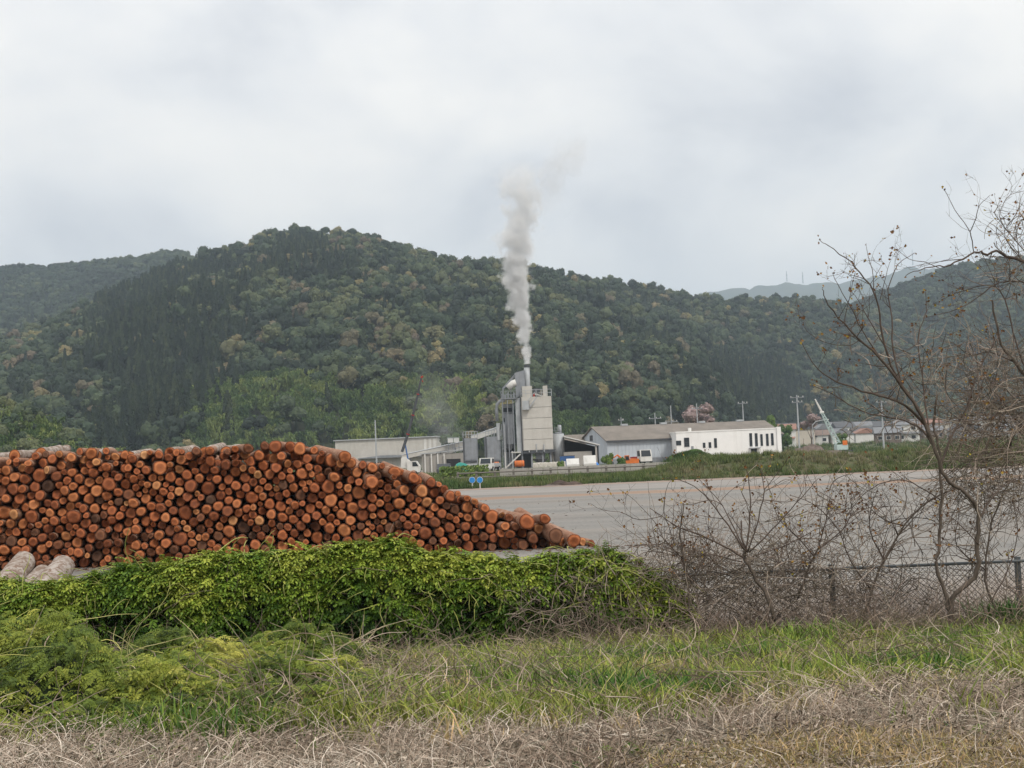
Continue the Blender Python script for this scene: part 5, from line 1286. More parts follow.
def car(label, px, Y, mat, h=1.5, L_=4.0):
    x, _ = xz(px, 468, Y); r_ = thing('parked_car', label, 'car', (x, Y, gz(x, Y)), R(88))
    P_ = [(-L_ / 2, .3), (-L_ / 2, .8), (-L_ * .34, .88), (-L_ * .2, h), (L_ * .3, h), (L_ * .46, .9), (L_ / 2, .8), (L_ / 2, .3)]
    mb = MB(); mb.prism(P_, -.8, .8); b_ = mb.build('body', mat, r_)
    mb = MB(); mb.prism([(-L_ * .29, .92), (-L_ * .18, h - .08), (L_ * .05, h - .08), (L_ * .05, .92)], -.83, -.79); mb.build('side_window', GLASS, b_)
    mb = MB(); mb.prism([(L_ * .08, .92), (L_ * .08, h - .08), (L_ * .28, h - .08), (L_ * .39, .92)], -.83, -.79); mb.build('side_window', GLASS, b_)
    wheel_pair(r_, (-L_ * .32, L_ * .32), -.82, .32, .2); wheel_pair(r_, (-L_ * .32, L_ * .32), .62, .32, .2)
car('white car parked behind the fence left of the blue tarp bundle', 573, 178, WHITE); car('white van parked behind the fence beside the blue tarp bundle', 590, 180, WHITE, 1.8, 3.6); car('dark car parked left of the teal covered load', 444, 186, DARKM, 1.5)
def tarp(label, px, Y, mat, w_, h_, nm='tarp_cover'):
    x, _ = xz(px, 468, Y); n = 14; V = []
    for j in range(8):
        for i in range(n):
            u, v = i / (n - 1) * 2 - 1, j / 7 * 2 - 1
            V.append((u * w_, v * w_ * .5, max(0, h_ * (1 - abs(u) ** 2.4) * (1 - abs(v) ** 3) * (1 - .3 * u) + .06 * mnoise.noise(Vector((u * 3, v * 3, px))))))
    o = obj(nm, np_mesh(nm, V, grid_faces(8, n), mat, True), loc=(x, Y, gz(x, Y))); tag(o, label, 'tarp')
tarp('teal tarpaulin draped over a load beside the blue round signs', 463, 188, TEAL, 1.65, 1.5)
tarp('bright blue tarp bundle on the ground right of the white van', 597.5, 184, worn('bright_blue_tarp', (.05, .22, .62), 1, .2, .6), .45, .8)
def oil_tank(label, px, Y, r0, L_):
    simple('tank', label, 'tank', ORANGE, lambda b: b.tube([(-L_ / 2 - .08, 0, r0 + .55), (-L_ / 2, 0, r0 + .55), (L_ / 2, 0, r0 + .55), (L_ / 2 + .08, 0, r0 + .55)], [r0 * .8, r0, r0, r0 * .8], 14), Y, px, True, 'orange drums', parts=(('cradle', DARKM, lambda b: [b.box(x_ - .06, x_ + .06, -r0 * .8, r0 * .8, 0, r0 * .6 + .3) for x_ in (-L_ * .3, L_ * .3)]), ('band', DARKM, lambda b: [b.tube([(x_ - .02, 0, r0 + .55), (x_ + .02, 0, r0 + .55)], r0 * 1.02, 14) for x_ in (-L_ * .3, L_ * .3)])))
oil_tank('small orange drum just behind the white cab truck', 496, 196, .42, .7); oil_tank('orange drum under the beige tower left of the white sacks', 519.5, 196, .45, 1.2)
# excavator, orange
ex = thing('excavator', 'orange excavator in the weeds before the grey warehouse', 'excavator', (xz(630, 466, 186)[0], 186, gz(xz(630, 466, 186)[0], 186))); ex.scale = (.8, .8, .72)
part('track', DARKM, lambda b: (b.box(-1.3, 1.3, -1.0, -.5, 0, .6), b.box(-1.3, 1.3, .5, 1.0, 0, .6)), ex)
hb = part('house', ORANGE, lambda b: b.prism([(-.9, .7), (1.4, .7), (1.5, 1.5), (.4, 1.6), (-.9, 1.3)], -.9, .9), ex)
part('cab', ORANGE, lambda b: b.box(-.9, -.1, -.9, -.1, 1.25, 2.2), ex)
mb = MB(); mb.box(-.8, -.2, -.93, -.9, 1.4, 2.05); mb.build('cab_window', GLASS, hb)
part('boom', ORANGE, lambda b: b.tube([(-.8, .2, 1.2), (-2.0, .2, 2.3), (-2.9, .2, 1.7)], [.2, .17, .12], 6), ex); part('bucket', DARKM, lambda b: b.prism([(-3.2, .6), (-2.6, .5), (-2.7, 1.1), (-3.1, 1.2)], -.1, .5), ex); part('arm', ORANGE, lambda b: b.tube([(-2.9, .2, 1.75), (-2.95, .2, .95)], .1, 6), ex)
# telescopic crane at the left: dark boom with red joints, white and blue body
YCR = 176
cx_, _ = xz(405, 466, YCR); cr_ = thing('mobile_crane', 'mobile crane with long dark boom, red joints and white base behind pile', 'crane', (cx_, YCR, 0))
bp = [W(*q, YCR) - Vector((cx_, YCR, 0)) for q in ((402, 452), (408, 434), (413, 415), (418, 394), (421, 378))]
for k in range(4): part('boom_section', DARKM, lambda b: b.tube([bp[k], bp[k + 1]], .21 - .03 * k, 6), cr_)
part('joint', RED, lambda b: [b.tube([bp[k + 1] - (bp[k + 1] - bp[k]) * .03, bp[k + 1] + (bp[k + 1] - bp[k]) * .01], .25 - .03 * k, 6) for k in range(3)], cr_)
part('boom_head', RED, lambda b: (b.tube([bp[4], bp[4] + Vector((.25, 0, .22))], .12, 6), b.beam(bp[4] - Vector((-.1, 0, .3)), bp[4] - Vector((-.25, 0, .5)), .1)), cr_)
part('winch_base', WHITE, lambda b: (b.prism([(-.5, 1.2), (1.0, 1.2), (.8, 1.9), (.1, 2.6), (-.4, 2.5)], -.6, .6),), cr_)
part('hydraulic_ram', BLUE, lambda b: b.tube([(.5, 0, 1.6), bp[0] * .5 + bp[1] * .5], .09, 6), cr_)
part('cab', WHITE, lambda b: b.prism([(.3, .6), (1.9, .6), (1.9, 1.4), (1.5, 2.0), (.3, 2.0)], -.9, .9), cr_); part('cab_window', GLASS, lambda b: b.prism([(1.0, 1.35), (1.75, 1.35), (1.45, 1.9), (1.0, 1.9)], -.93, -.88), cr_)
part('chassis', DARKM, lambda b: b.box(-2.6, 1.9, -.8, .8, .5, .75), cr_); wheel_pair(cr_, (-2, -1.1, 1.2), -.95)
# pale lattice crane at the right
YR = 214
rx_, _ = xz(838, 445, YR); lc = thing('lattice_crane', 'pale teal lattice boom crane beyond the bank by the town', 'crane', (rx_, YR, 0))
PALE = worn('pale_teal_paint', (0.42, 0.52, 0.50), 1, .1, .5)
a0, a1 = W(838, 444, YR) - Vector((rx_, YR, 0)), W(815, 399, YR) - Vector((rx_, YR, 0)); a_mid = a0.lerp(a1, .70)
def lattice(b):
    d = (a1 - a0); n = 12
    for sx_, sy in ((-1, -1), (1, -1), (1, 1), (-1, 1)): b.beam(a0 + Vector((sx_ * .34, sy * .34, sx_ * .17)), a_mid + Vector((sx_ * .16, sy * .16, 0)), .09)
    for k in range(n):
        p, q = a0.lerp(a_mid, k / n), a0.lerp(a_mid, (k + 1) / n); s0 = .34 - .18 * k / n; sg = 1 if k % 2 else -1
        for sy in (-1, 1): b.beam(p + Vector((sg * s0, sy * s0, 0)), q + Vector((-sg * s0, sy * s0, 0)), .06)
part('lattice_boom', PALE, lattice, lc); part('jib_tip', WHITE, lambda b: b.tube([a_mid, a1], [.2, .09], 6), lc); part('sheave', WHITE, lambda b: b.tube([a_mid - Vector((.3, 0, 0)), a_mid + Vector((.3, 0, 0))], .2, 8), lc)
part('pendant_cable', GREYM, lambda b: (b.tube([a_mid, a_mid - Vector((.1, 0, 4.5))], .03, 4), b.tube([a1, a1 + Vector((.9, 0, -1.2))], .025, 4)), lc)
part('machine_house', PALE, lambda b: b.box(-.4, 1.3, -1, 1, .9, 1.7), lc); part('track', DARKM, lambda b: (b.box(-1.5, 2, -1.2, -.7, 0, .8), b.box(-1.5, 2, .7, 1.2, 0, .8)), lc); part('counterweight', ORANGE, lambda b: b.box(.5, 1.2, -1.05, -.9, 1.6, 2.3), lc)

# round blue signs on white posts
for k, q in enumerate((472.2, 479.8)):
    x, z = xz(q, 480, 103.4); r_ = thing('road_sign', ['round blue sign on a white post, left one of two', 'round blue sign on a white post, right one of two'][k], 'sign', (x, 103.4, gz(x, 103.4)), group='round blue signs')
    b0 = gz(x, 103.4); part('post', WHITE, lambda b: b.cyl(0, 0, 0, z - b0 + .2, .045, 8), r_); part('disc', worn('sign_blue', (.03, .22, .55), 2, .1, .4), lambda b: b.tube([(0, -.08, z - b0), (0, -.05, z - b0)], .21, 20), r_); part('rim', WHITE, lambda b: b.tube([(0, -.05, z - b0), (0, -.04, z - b0)], .235, 20), r_)
# guard rail fence before the plant
YG = 124
gx0, gx1 = xz(458, 478, YG)[0], xz(662, 470, YG)[0]
gf = thing('guard_fence', 'weathered grey post and rail barrier along the plant yard', 'fence', (0, YG, 0)); wood_ = worn('weathered_wood', (0.20, 0.18, 0.16), 2, .3, .9); pmesh = None
n = 12
for k in range(n):
    x = gx0 + (gx1 - gx0) * k / (n - 1); h0 = gz(x, YG)
    mb = MB(); mb.box(-.1, .1, -.1, .1, h0 - .1, h0 + 1.05); mb.build('post', wood_, gf, (x, 0, 0))
    if k < n - 1:
        x2 = gx0 + (gx1 - gx0) * (k + 1) / (n - 1)
        for q in (.5, .9): mb = MB(); mb.beam((x, -.12, h0 + q), (x2, -.12, gz(x2, YG) + q), .09); mb.build('rail', wood_, gf)
bw = thing('block_wall', 'low pale concrete wall running behind the guard barrier', 'wall', (0, 140, 0))
for k in range(12):
    x = xz(500, 478, 140)[0] + k * 1.45
    mb = MB(); mb.box(x, x + 1.41, -.12 - .01 * (k % 3), .12, -.05, .95); mb.build('wall_panel', CONC, bw)
# poles
def pole(label, px, ytop, Y, arms=((0, .9),), r0=.13, lamp=False):
    x, zt_ = xz(px, ytop, Y); b0 = gz(x, Y); x = xz(px, (ytop + 445) / 2, Y)[0]; r_ = thing('street_lamp' if lamp else 'utility_pole', label, 'lamp' if lamp else 'pole', (x, Y, b0)); h = zt_ - b0
    part('shaft', LITEM, lambda b: b.tube([(0, 0, -.1), (0, 0, h)], [r0, r0 * .65], 8), r_)
    if lamp:
        part('lamp_arm', LITEM, lambda b: b.tube([(0, 0, h - .2), (.5, 0, h + .35), (1.9, 0, h + .6)], .07, 6), r_); part('lamp_head', WHITE, lambda b: b.box(1.7, 2.5, -.15, .15, h + .5, h + .68), r_)
    for dz, w_ in arms:
        part('crossarm', GREYM, lambda b: b.box(-w_, w_, -.16, -.04, h - .5 - dz, h - .36 - dz), r_)
        part('insulator', WHITE, lambda b: [b.cyl(x_, -.1, h - .36 - dz, h - .14 - dz, .06, 6) for x_ in (-w_ * .85, 0.25, w_ * .85)], r_)
pole('thin grey pole standing behind the log pile', 375.5, 420, 140, (), .10)
pole('utility pole with crossarm behind the right end of the white hall', 743.5, 401, 250, ((0, .9),)); pole('tall utility pole with crossarms at the left of the town', 798, 395, 258, ((0, 1.3), (.9, 1.0)), .17)
pole('utility pole second behind the grey warehouse roof', 671.5, 405.5, 262, ((2.6, 1.2),)); pole('utility pole first behind the grey warehouse roof', 655.5, 413, 262, ((.6, 1.2),)); pole('utility pole third behind the roof beside pink blossom', 697.5, 403.5, 262, ((.5, 1.0),)); pole('short utility pole above the gable of the grey warehouse', 621.5, 417, 262, ((.2, .5),), .1)
pole('tall utility pole behind the bare branches in the town', 882.5, 400, 262, ((0, 1.0), (2.5, .7)), .17)
pole('curved street lamp before the town houses', 813, 424, 216, (), .09, True)

# ================================================================== TOWN
RT_ = [worn('roof_tiles_grey', (0.20, 0.205, 0.215), .8, .2, .7), worn('roof_tiles_dark', (0.10, 0.102, 0.11), .8, .2, .7), worn('roof_tiles_brown', (0.20, 0.15, 0.125), .8, .2, .8), worn('roof_sheet_red', (0.30, 0.17, 0.13), .8, .2, .8)]
WT_ = [worn('wall_white', (0.66, 0.65, 0.62), .8, .1, .8), worn('wall_cream', (0.52, 0.47, 0.40), .8, .1, .8), worn('wall_grey', (0.34, 0.34, 0.35), .8, .1, .8), worn('wall_timber', (0.17, 0.135, 0.115), .8, .2, .9)]
HG = 'houses of the town at the foot of the hill'
def house(px, Y, w_, d_, h_, rh, rz, wi, ri, label, hip=False):
    x, _ = xz(px, 445, Y); r_ = thing('house', label, 'house', (x, Y, gz(x, Y)), rz, HG)
    part('wall', WT_[wi], lambda b: b.box(-w_ / 2, w_ / 2, -d_ / 2, d_ / 2, -.3, h_), r_)
    o_ = .45; ix = w_ / 2 - rh * 1.2 if hip else w_ / 2 + o_
    def rf(b):
        e = [(-w_ / 2 - o_, -d_ / 2 - o_, h_), (w_ / 2 + o_, -d_ / 2 - o_, h_), (w_ / 2 + o_, d_ / 2 + o_, h_), (-w_ / 2 - o_, d_ / 2 + o_, h_), (-ix, 0, h_ + rh), (ix, 0, h_ + rh)]
        b.add(e, [(0, 1, 5, 4), (2, 3, 4, 5), (1, 2, 5), (3, 0, 4), (3, 2, 1, 0)])
    ro = part('roof', RT_[ri], rf, r_)
    mb = MB(); mb.box(-ix, ix, -.12, .12, rh + h_ - .06, rh + h_ + .14); mb.build('ridge_cap', RT_[(ri + 1) % 2], ro)
    if h_ > 4.2:
        def ev(b): b.add([(-w_ / 2 - .1, -d_ / 2 - .9, 2.6), (w_ / 2 + .1, -d_ / 2 - .9, 2.6), (w_ / 2 + .1, -d_ / 2 - .01, 3.05), (-w_ / 2 - .1, -d_ / 2 - .01, 3.05), (-w_ / 2 - .1, -d_ / 2 - .9, 2.48), (w_ / 2 + .1, -d_ / 2 - .9, 2.48)], [(0, 1, 2, 3), (4, 5, 1, 0), (5, 4, 3, 2)])
        part('eave', RT_[ri], ev, r_)
    for lv in ((1.0,) if h_ < 4.2 else (.9, 3.6)):
        k = max(2, int(w_ / 2.4)) if Y < 670 else 1
        for i in range(k):
            if (i * 7 + int(px)) % 4 == 0: continue
            xx = -w_ / 2 + w_ * (i + .5) / k
            f_ = part('window', WT_[0], lambda b: b.box(xx - .7, xx + .7, -d_ / 2 - .05, -d_ / 2 + .02, lv, lv + 1.15), r_)
            mb = MB(); mb.box(xx - .6, xx + .6, -d_ / 2 - .07, -d_ / 2 - .052, lv + .08, lv + 1.07); mb.build('pane', GLASS, f_)
HW = ['white', 'cream', 'grey', 'dark timber']; HR = ['grey tiled', 'dark tiled', 'brown', 'reddish']
rh_ = random.Random(77); rows_h = []
spec = []
for D_, px0, stp in ((440, 784, 19), (545, 786, 19), (595, 788, 15), (645, 793, 13), (700, 800, 13), (760, 812, 13), (815, 825, 13)):
    px = px0
    while px < 1046:
        if not (D_ < 560 and px > 930 and rh_.random() < .3):
            low = rh_.random() < (.75 if D_ < 500 else .22)
            spec.append((px + rh_.uniform(-4, 4), D_ + rh_.uniform(-22, 22), rh_.uniform(5.5, 8.5), rh_.uniform(5.5, 7.5), 3.0 if low else rh_.uniform(4.8, 5.8), rh_.uniform(1.3, 2.2), (R(90) if rh_.random() < .4 else 0) + rh_.uniform(-.35, .35), rh_.choice((0, 0, 0, 0, 1, 1, 2, 3)), rh_.choice((0, 0, 0, 1, 1, 2, 3))))
        px += stp * rh_.uniform(.8, 1.25)
near_ref = [(790, 'beside the white hall'), (808, 'right of the tall pole'), (828, 'behind the street lamp'), (846, 'behind the lattice crane'), (866, 'right of the lattice crane'), (892, 'by the tall far pole'), (918, 'left of the tree trunk'), (945, 'behind the tree trunk'), (985, 'right of the tree trunk'), (1100, 'near the right edge')]
labs = []
for s0 in spec:
    where = [z_ for lim, z_ in near_ref if s0[0] < lim][0]; size_ = 'low' if s0[4] < 4 else 'tall'
    row_ = 'foremost' if s0[1] < 480 else 'front-row' if s0[1] < 570 else 'second-row' if s0[1] < 620 else 'middle-row' if s0[1] < 672 else 'fourth-row' if s0[1] < 730 else 'far-row' if s0[1] < 787 else 'rearmost'
    labs.append('%s %s %s house with %s roof %s' % (row_, size_, HW[s0[7]], HR[s0[8]], where))
for q in set(labs):
    ids = sorted([i for i, v in enumerate(labs) if v == q], key=lambda i: spec[i][0])
    if len(ids) > 1:
        for k, i in enumerate(ids): labs[i] = (['left ', 'right '] if len(ids) == 2 else ['leftmost ', 'middle ', 'rightmost '] if len(ids) == 3 else ['leftmost ', 'second-from-left ', 'third-from-left ', 'fourth-from-left ', 'fifth-from-left '])[k] + q
for s0, lb in zip(spec, labs): house(*s0, lb, hip=(int(s0[0]) % 3 == 0 and s0[2] > 8))
simple('container', 'long white box trailer parked before the town houses', 'trailer', WHITE, lambda b: b.box(-4.2, 4.2, -1.2, 1.2, .6, 3.2), 480, 872, parts=(('chassis', DARKM, lambda b: b.box(-2.7, 2.7, -1, 1, .3, .6)), ('wheel', TYRE, lambda b: [b.tube([(x_, -1.25, .4), (x_, -.9, .4)], .4, 10) for x_ in (-2.1, -1.2, 2.1)])))

# ---- trees and shrubs standing by themselves
M_BLOS = leaf_mat('cherry_blossom', [(0.0, (0.20, 0.14, 0.135)), (1.0, (0.33, 0.25, 0.235))], inst=False)
M_BUSH = leaf_mat('bush_leaves', [(0.0, (0.02, 0.04, 0.015)), (0.5, (0.06, 0.11, 0.025)), (1.0, (0.14, 0.19, 0.04))], inst=False)
def single_tree(name, label, cat, px, Y, w_, h_, mat, tint, seed, leaves=700, ls=.10, lumps=10, lift=0.0):
    x, _ = xz(px, 450, Y); r_ = thing(name, label, cat, (x, Y, gz(x, Y))); me = blob_tree(seed, lumps=lumps, leaves=leaves, ls=ls, mat=mat)
    me.attributes.new('tint', 'FLOAT', 'POINT').data.foreach_set('value', np.full(len(me.vertices), tint, np.float32))
    c = obj('crown', me, r_); c.scale = (w_, w_, (h_ - lift) / 1.0); c.location.z = lift; part('trunk', bk.m, lambda b: (b.tube([(0, 0, -.2), (.05, 0, h_ * .35), (0, 0, h_ * .6)], [.045 * h_ * .6, .03 * h_ * .6, .01 * h_], 7), b.tube([(.04, 0, h_ * .3), (w_ * .2, .1, h_ * .6)], [.012 * h_, .005 * h_], 5), b.tube([(.03, 0, h_ * .32), (-w_ * .2, -.1, h_ * .62)], [.012 * h_, .005 * h_], 5)), r_)
single_tree('cherry_tree', 'pink blossoming cherry tree behind the grey warehouse roof', 'tree', 703, 275, 6.5, 10.2, M_BLOS, .6, 51, lift=5.2)
single_tree('cherry_tree', 'small pink cherry tree among the town houses', 'tree', 812, 322, 4.6, 8.2, M_BLOS, .5, 52, lift=4.2)
for k, (px, Y, w_, h_, tn, lb) in enumerate([(781, 236, 2.2, 2.6, .1, 'dark rounded bush at the right corner of the white hall'), (788, 310, 4, 5.5, .45, 'green garden tree beside the tall pole'), (769, 300, 5, 7.5, .6, 'yellow-green tree showing above the white hall roof'),
        (842, 300, 3, 3.4, .6, 'green bush at the foot of the pale crane'), (607, 172, 1.6, 1.9, .75, 'yellowish bush before the corner of the grey warehouse'), (560, 158, 1.0, 1.3, .7, 'small green bush behind the barrier below the blue container'), (620, 150, 1.3, 1.5, .5, 'green bush behind the barrier left of the excavator'),
        (450, 262, 4.5, 6, .3, 'grey-green tree between the conveyor and the beige warehouse')]):
    single_tree('shrub' if h_ < 4 else 'tree', lb, 'bush' if h_ < 4 else 'tree', px, Y, w_, h_, M_BUSH, tn, 60 + k, 420, .13, 8)
# clipped hedge before the plant at the left
hg = thing('hedge', 'clipped green hedge behind the blue signs by the plant', 'hedge', (xz(468, 476, 130)[0], 130, 0)); mb = MB(); sh = []
rr = random.Random(4)
for i in range(900):
    p = Vector((rr.uniform(-2.6, 1.9), rr.uniform(-.5, .5), rr.uniform(.6, 1.5))); n_ = Vector((rr.gauss(0, .6), -1, rr.gauss(.4, .6))).normalized(); a_ = n_.orthogonal().normalized() * .13; b_ = n_.cross(a_)
    mb.add([p - a_, p + b_ * .6, p + a_, p - b_ * .6], [(0, 1, 2, 3)]); sh += [rr.random()] * 4
mb.at = {'shade': sh, 'tint': [.75] * len(sh)}; mb.build('foliage', M_BUSH, hg); part('stem', bk.m, lambda b: [b.tube([(-2.3 + .7 * k, 0, -.05), (-2.3 + .7 * k, .05, .9)], .05, 5) for k in range(6)], hg)
# earth heaps
def heap(name, label, px, Y, w_, h_, d_, mat, seed):
    x, _ = xz(px, 465, Y); V = []; n = 30
    for j in range(n):
        for i in range(n):
            u, v = i / (n - 1) * 2 - 1, j / (n - 1) * 2 - 1; r2 = u * u + v * v
            z = h_ * max(0, 1 - r2) ** .8 * (1 + .5 * mnoise.noise(Vector((u * 2 + seed, v * 2, 0)))) + .16 * h_ * mnoise.noise(Vector((u * 7, v * 7, seed)))
            V.append((u * w_, v * d_, (z if r2 < 1 else -.05) + gz(x + u * w_, Y + v * d_) - gz(x, Y) - .03))
    o = obj(name, np_mesh(name, V, grid_faces(n, n), mat, True), loc=(x, Y, gz(x, Y))); tag(o, label, 'heap'); return o
EARTH = MT('dark_earth'); EARTH.fin(EARTH.ramp(EARTH.noise(1.6, 6, .7, EARTH.obj()), [(.35, (.035, .025, .02)), (.65, (.10, .07, .055))]), .95)
RUBB = MT('brown_rubble'); RUBB.fin(RUBB.ramp(RUBB.noise(1.6, 6, .75, RUBB.obj()), [(.35, (.07, .055, .047)), (.65, (.19, .15, .13))]), .95)
GRH = MT('mossy_heap'); GRH.fin(GRH.ramp(GRH.noise(1.6, 6, .7, GRH.obj()), [(.35, (.03, .06, .015)), (.65, (.07, .12, .03))]), .95)
heap('earth_heap', 'low dark earth heap on the far edge of the yard', 563, 102.5, 1.5, .36, .8, EARTH.m, 1); heap('earth_heap', 'thin reddish-brown earth smear left of the dark heap', 546, 101.5, 1.3, .14, .6, RUBB.m, 2)
heap('rubble_heap', 'brown rubble heap on the grassy bank below the town', 809, 115, 2.0, .85, 2, RUBB.m, 3); heap('rubble_heap', 'broad low brown rubble bank right of the bigger heap', 845, 111, 3.6, .35, 2, RUBB.m, 4)
gh = heap('grassy_heap', 'rounded heap overgrown with dark green grass before the white hall', 691, 150, 3.4, 1.75, 2.6, GRH.m, 5)
def bank_pts(n, xa, xb, ya, yb): return [(rng.uniform(xa, xb), rng.uniform(ya, yb)) for _ in range(n)]
M_BANK = leaf_mat('bank_grass', [(0.0, (0.04, 0.085, 0.018)), (0.5, (0.11, 0.145, 0.04)), (1.0, (0.23, 0.20, 0.11))])
def far_clump(seed):
    r = random.Random(seed); mb = MB(); sh = []
    for i in range(26):
        a = r.uniform(0, 6.28); b = Vector((r.gauss(0, .3), r.gauss(0, .3), -.05)); hh = r.uniform(.3, 1.0); d = Vector((math.cos(a), math.sin(a), 0)); e = Vector((-d.y, d.x, 0)) * .05
        q = b + Vector((0, 0, hh)) + d * hh * .4
        mb.add([b - e, b + e, q], [(0, 1, 2)]); s0 = r.random(); sh += [s0 * .3, s0 * .3, s0]
    mb.at['shade'] = sh; return mb.mesh('bank_clump', M_BANK)
C_BANK = protos('bank_clump', [far_clump(s) for s in range(5)])
lay('bank_grass', 'green and straw weeds on the bank across the yard', [(x, y) for x, y in bank_pts(14000, -60, 62, 103.2, 122) if x > 8 or y < 110 or rng.random() < .4], C_BANK, .22, .62, lambda x, y: .38 + .5 * fbm(x, y, .15, 44, 3) + (.22 if 106 < y < 114 and x > 10 else 0) + rng.normal(0, .16))
lay('field_weeds', 'weedy ground between the bank and the buildings', bank_pts(7000, -60, 80, 124, 200), C_BANK, .3, .7, lambda x, y: .45 + .5 * fbm(x, y, .08, 45, 3) + rng.normal(0, .2))
lay('field_weeds', 'green ground before the town and the foot of the hill', bank_pts(9000, -170, 300, 240, 620), C_BANK, .6, 1.5, lambda x, y: .35 + .4 * fbm(x, y, .05, 46, 3) + rng.normal(0, .2))
pts = []; gx_, gy_ = gh.location.x, 150
for i in range(700):
    a = rng.uniform(0, 6.28); q = math.sqrt(rng.random()) * .95; x, y = gx_ + 3.4 * q * math.cos(a), gy_ + 2.6 * q * math.sin(a); pts.append((x - gx_, y - gy_, 1.75 * max(0, 1 - q * q) ** .8 * .95))
scatter('grass', pts, [(0, 0, rng.uniform(0, 6)) for _ in pts], rng.uniform(.3, .6, len(pts)), np.clip(rng.normal(.08, .12, len(pts)), 0, 1), C_BANK, gh)
# plant yard floor
sheet('plant_yard', soil('plant_yard_dirt', (0.22, 0.19, 0.16), (0.32, 0.29, 0.25)), -40, 75, 150, 262, .006, 3)

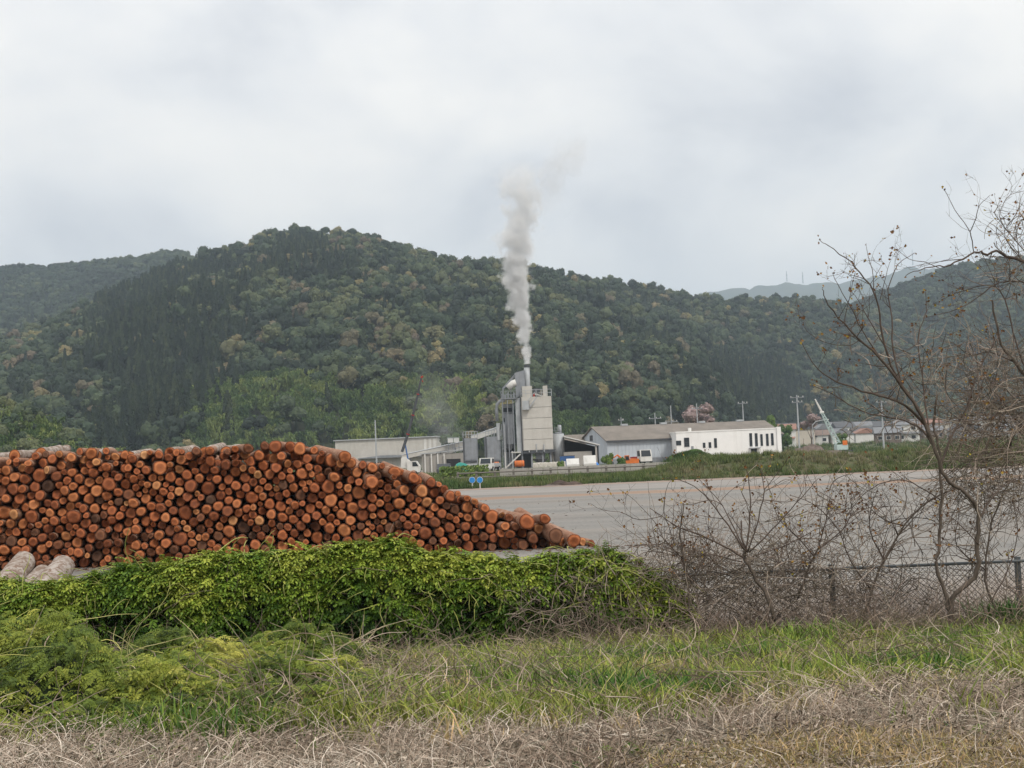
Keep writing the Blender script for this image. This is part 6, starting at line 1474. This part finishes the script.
# ================================================================== SMOKE, STEAM, HAZE
def plume(name, label, Y, pts_px, dens, col, ns=0.55, seed=0.0, soft=.55):
    """column of smoke: closed hull wide enough for the turbulence, density from a curved centre line"""
    P_ = [(W(a, b, Y), r_ * Y / F_PX, dn) for a, b, r_, dn in pts_px]; base = P_[0][0]
    zs = [p.z - base.z for p, *_ in P_]; H = zs[-1]
    mb = MB(); mb.tube([p - base for p, *_ in P_], [r_ * 1.75 + .15 for _, r_, _ in P_], 20)
    t_ = MT(name + '_volume'); nt_ = t_.nt; nt_.nodes.remove(t_.b)
    oc = t_.n('ShaderNodeTexCoord').outputs['Object']; sp = t_.n('ShaderNodeSeparateXYZ')
    ns1 = t_.n('ShaderNodeTexNoise'); ns1.inputs['Scale'].default_value = ns; ns1.inputs['Detail'].default_value = 5; ns1.inputs['Roughness'].default_value = .6
    sh_ = t_.n('ShaderNodeVectorMath', operation='ADD'); t_.l(oc, sh_.inputs[0]); sh_.inputs[1].default_value = (seed, seed * 2, 0); t_.l(sh_.outputs[0], ns1.inputs['Vector'])
    t_.l(oc, sp.inputs[0])
    tt = t_.math('DIVIDE', sp.outputs['Z'], H)
    def curve(vals, lo, hi):
        c = t_.n('ShaderNodeFloatCurve'); cm = c.mapping.curves[0]
        pts2 = [(z_ / H, (v - lo) / (hi - lo)) for z_, v in zip(zs, vals)]
        while len(cm.points) < len(pts2): cm.points.new(.5, .5)
        for q, (a, b) in zip(cm.points, pts2): q.location = (a, b)
        c.mapping.update(); t_.l(tt, c.inputs['Value'])
        return t_.math('ADD', t_.math('MULTIPLY', c.outputs[0], hi - lo), lo)
    cxs = [p.x - base.x for p, *_ in P_]
    cxv = curve(cxs, min(cxs) - .1, max(cxs) + .1); rv = curve([r_ for _, r_, _ in P_], 0, max(r_ for _, r_, _ in P_) * 1.05); dv_ = curve([d_ for *_, d_ in P_], 0, 1.01)
    dx = t_.math('SUBTRACT', sp.outputs['X'], cxv); d2 = t_.math('SQRT', t_.math('ADD', t_.math('POWER', dx, 2), t_.math('POWER', sp.outputs['Y'], 2)))
    q = t_.math('DIVIDE', d2, rv)
    nz_ = t_.math('MULTIPLY', t_.math('SUBTRACT', ns1.outputs[0], .5), 3.6)
    f_ = t_.math('DIVIDE', t_.math('ADD', t_.math('SUBTRACT', 1.0, q), nz_), soft, clamp=True)
    den_ = t_.math('MULTIPLY', t_.math('MULTIPLY', f_, dv_), dens)
    pv = t_.n('ShaderNodeVolumePrincipled'); pv.inputs['Color'].default_value = (*col, 1); pv.inputs['Anisotropy'].default_value = .1
    t_.l(den_, pv.inputs['Density']); t_.l(pv.outputs[0], t_.out.inputs['Volume'])
    o = mb.build(name, t_.m, loc=base); tag(o, label, kind='stuff'); return o
plume('smoke_plume', 'grey-white smoke rising from the plant chimney', YP + 2.2, [(527, 364, 4, 1), (526, 350, 5, 1), (523, 325, 8, .95), (519, 300, 11, .9), (517, 275, 14, .7), (516, 250, 17, .5), (519, 225, 18, .38), (523, 207, 17, .28), (519, 188, 21, .22), (520, 173, 22, .1), (524, 160, 20, 0)], 1.9, (.978, .983, .99), .5)
plume('smoke_wisp', 'faint smoke wisp drifting off the top of the plume', YP + 2.2, [(545, 215, 12, 0), (548, 195, 16, .5), (556, 175, 20, .8), (566, 158, 20, .8), (574, 140, 16, .3), (578, 130, 14, 0)], .2, (.9, .91, .93), .4, 3.0)
plume('steam', 'thin steam drifting up between the crane and the filter houses', 236, [(447, 452, 10, .2), (446, 440, 16, 1), (440, 420, 22, .9), (434, 400, 26, .6), (430, 380, 24, .3), (428, 365, 20, 0)], .03, (.95, .95, .95), .3, 5.0)
for q, y_, h_, lab_ in ((787, 281, 26, 'thin mast on the distant mountain, left of two close together'), (803, 279, 30, 'thin mast on the distant mountain, right of two close together'), (913, 266, 45, 'lattice tower on the highest distant summit')):
    p = farh.at(q, 1.0); rm = thing('mast', lab_, 'mast', (p.x, p.y, p.z - 3), group='masts on the distant mountain'); part('shaft', GREYM, lambda b: b.tube([(0, 0, 0), (0, 0, h_ + 12)], [2.2, 1.0], 5), rm); part('antenna', GREYM, lambda b: b.tube([(0, 0, h_ * .8), (0, 0, h_ * .95)], 2.6, 6), rm)
S.cycles.volume_step_rate = .35
hz = MB(); hz.box(-4600, 4600, -250, 6800, -1.7, 690)
hmt = MT('haze_air'); hmt.nt.nodes.remove(hmt.b)
pv = hmt.n('ShaderNodeVolumePrincipled'); pv.inputs['Color'].default_value = (.73, .86, 1.0, 1); pv.inputs['Density'].default_value = 1.7e-4; pv.inputs['Anisotropy'].default_value = .2
hmt.l(pv.outputs[0], hmt.out.inputs['Volume'])
tag(hz.build('haze', hmt.m), kind='stuff')
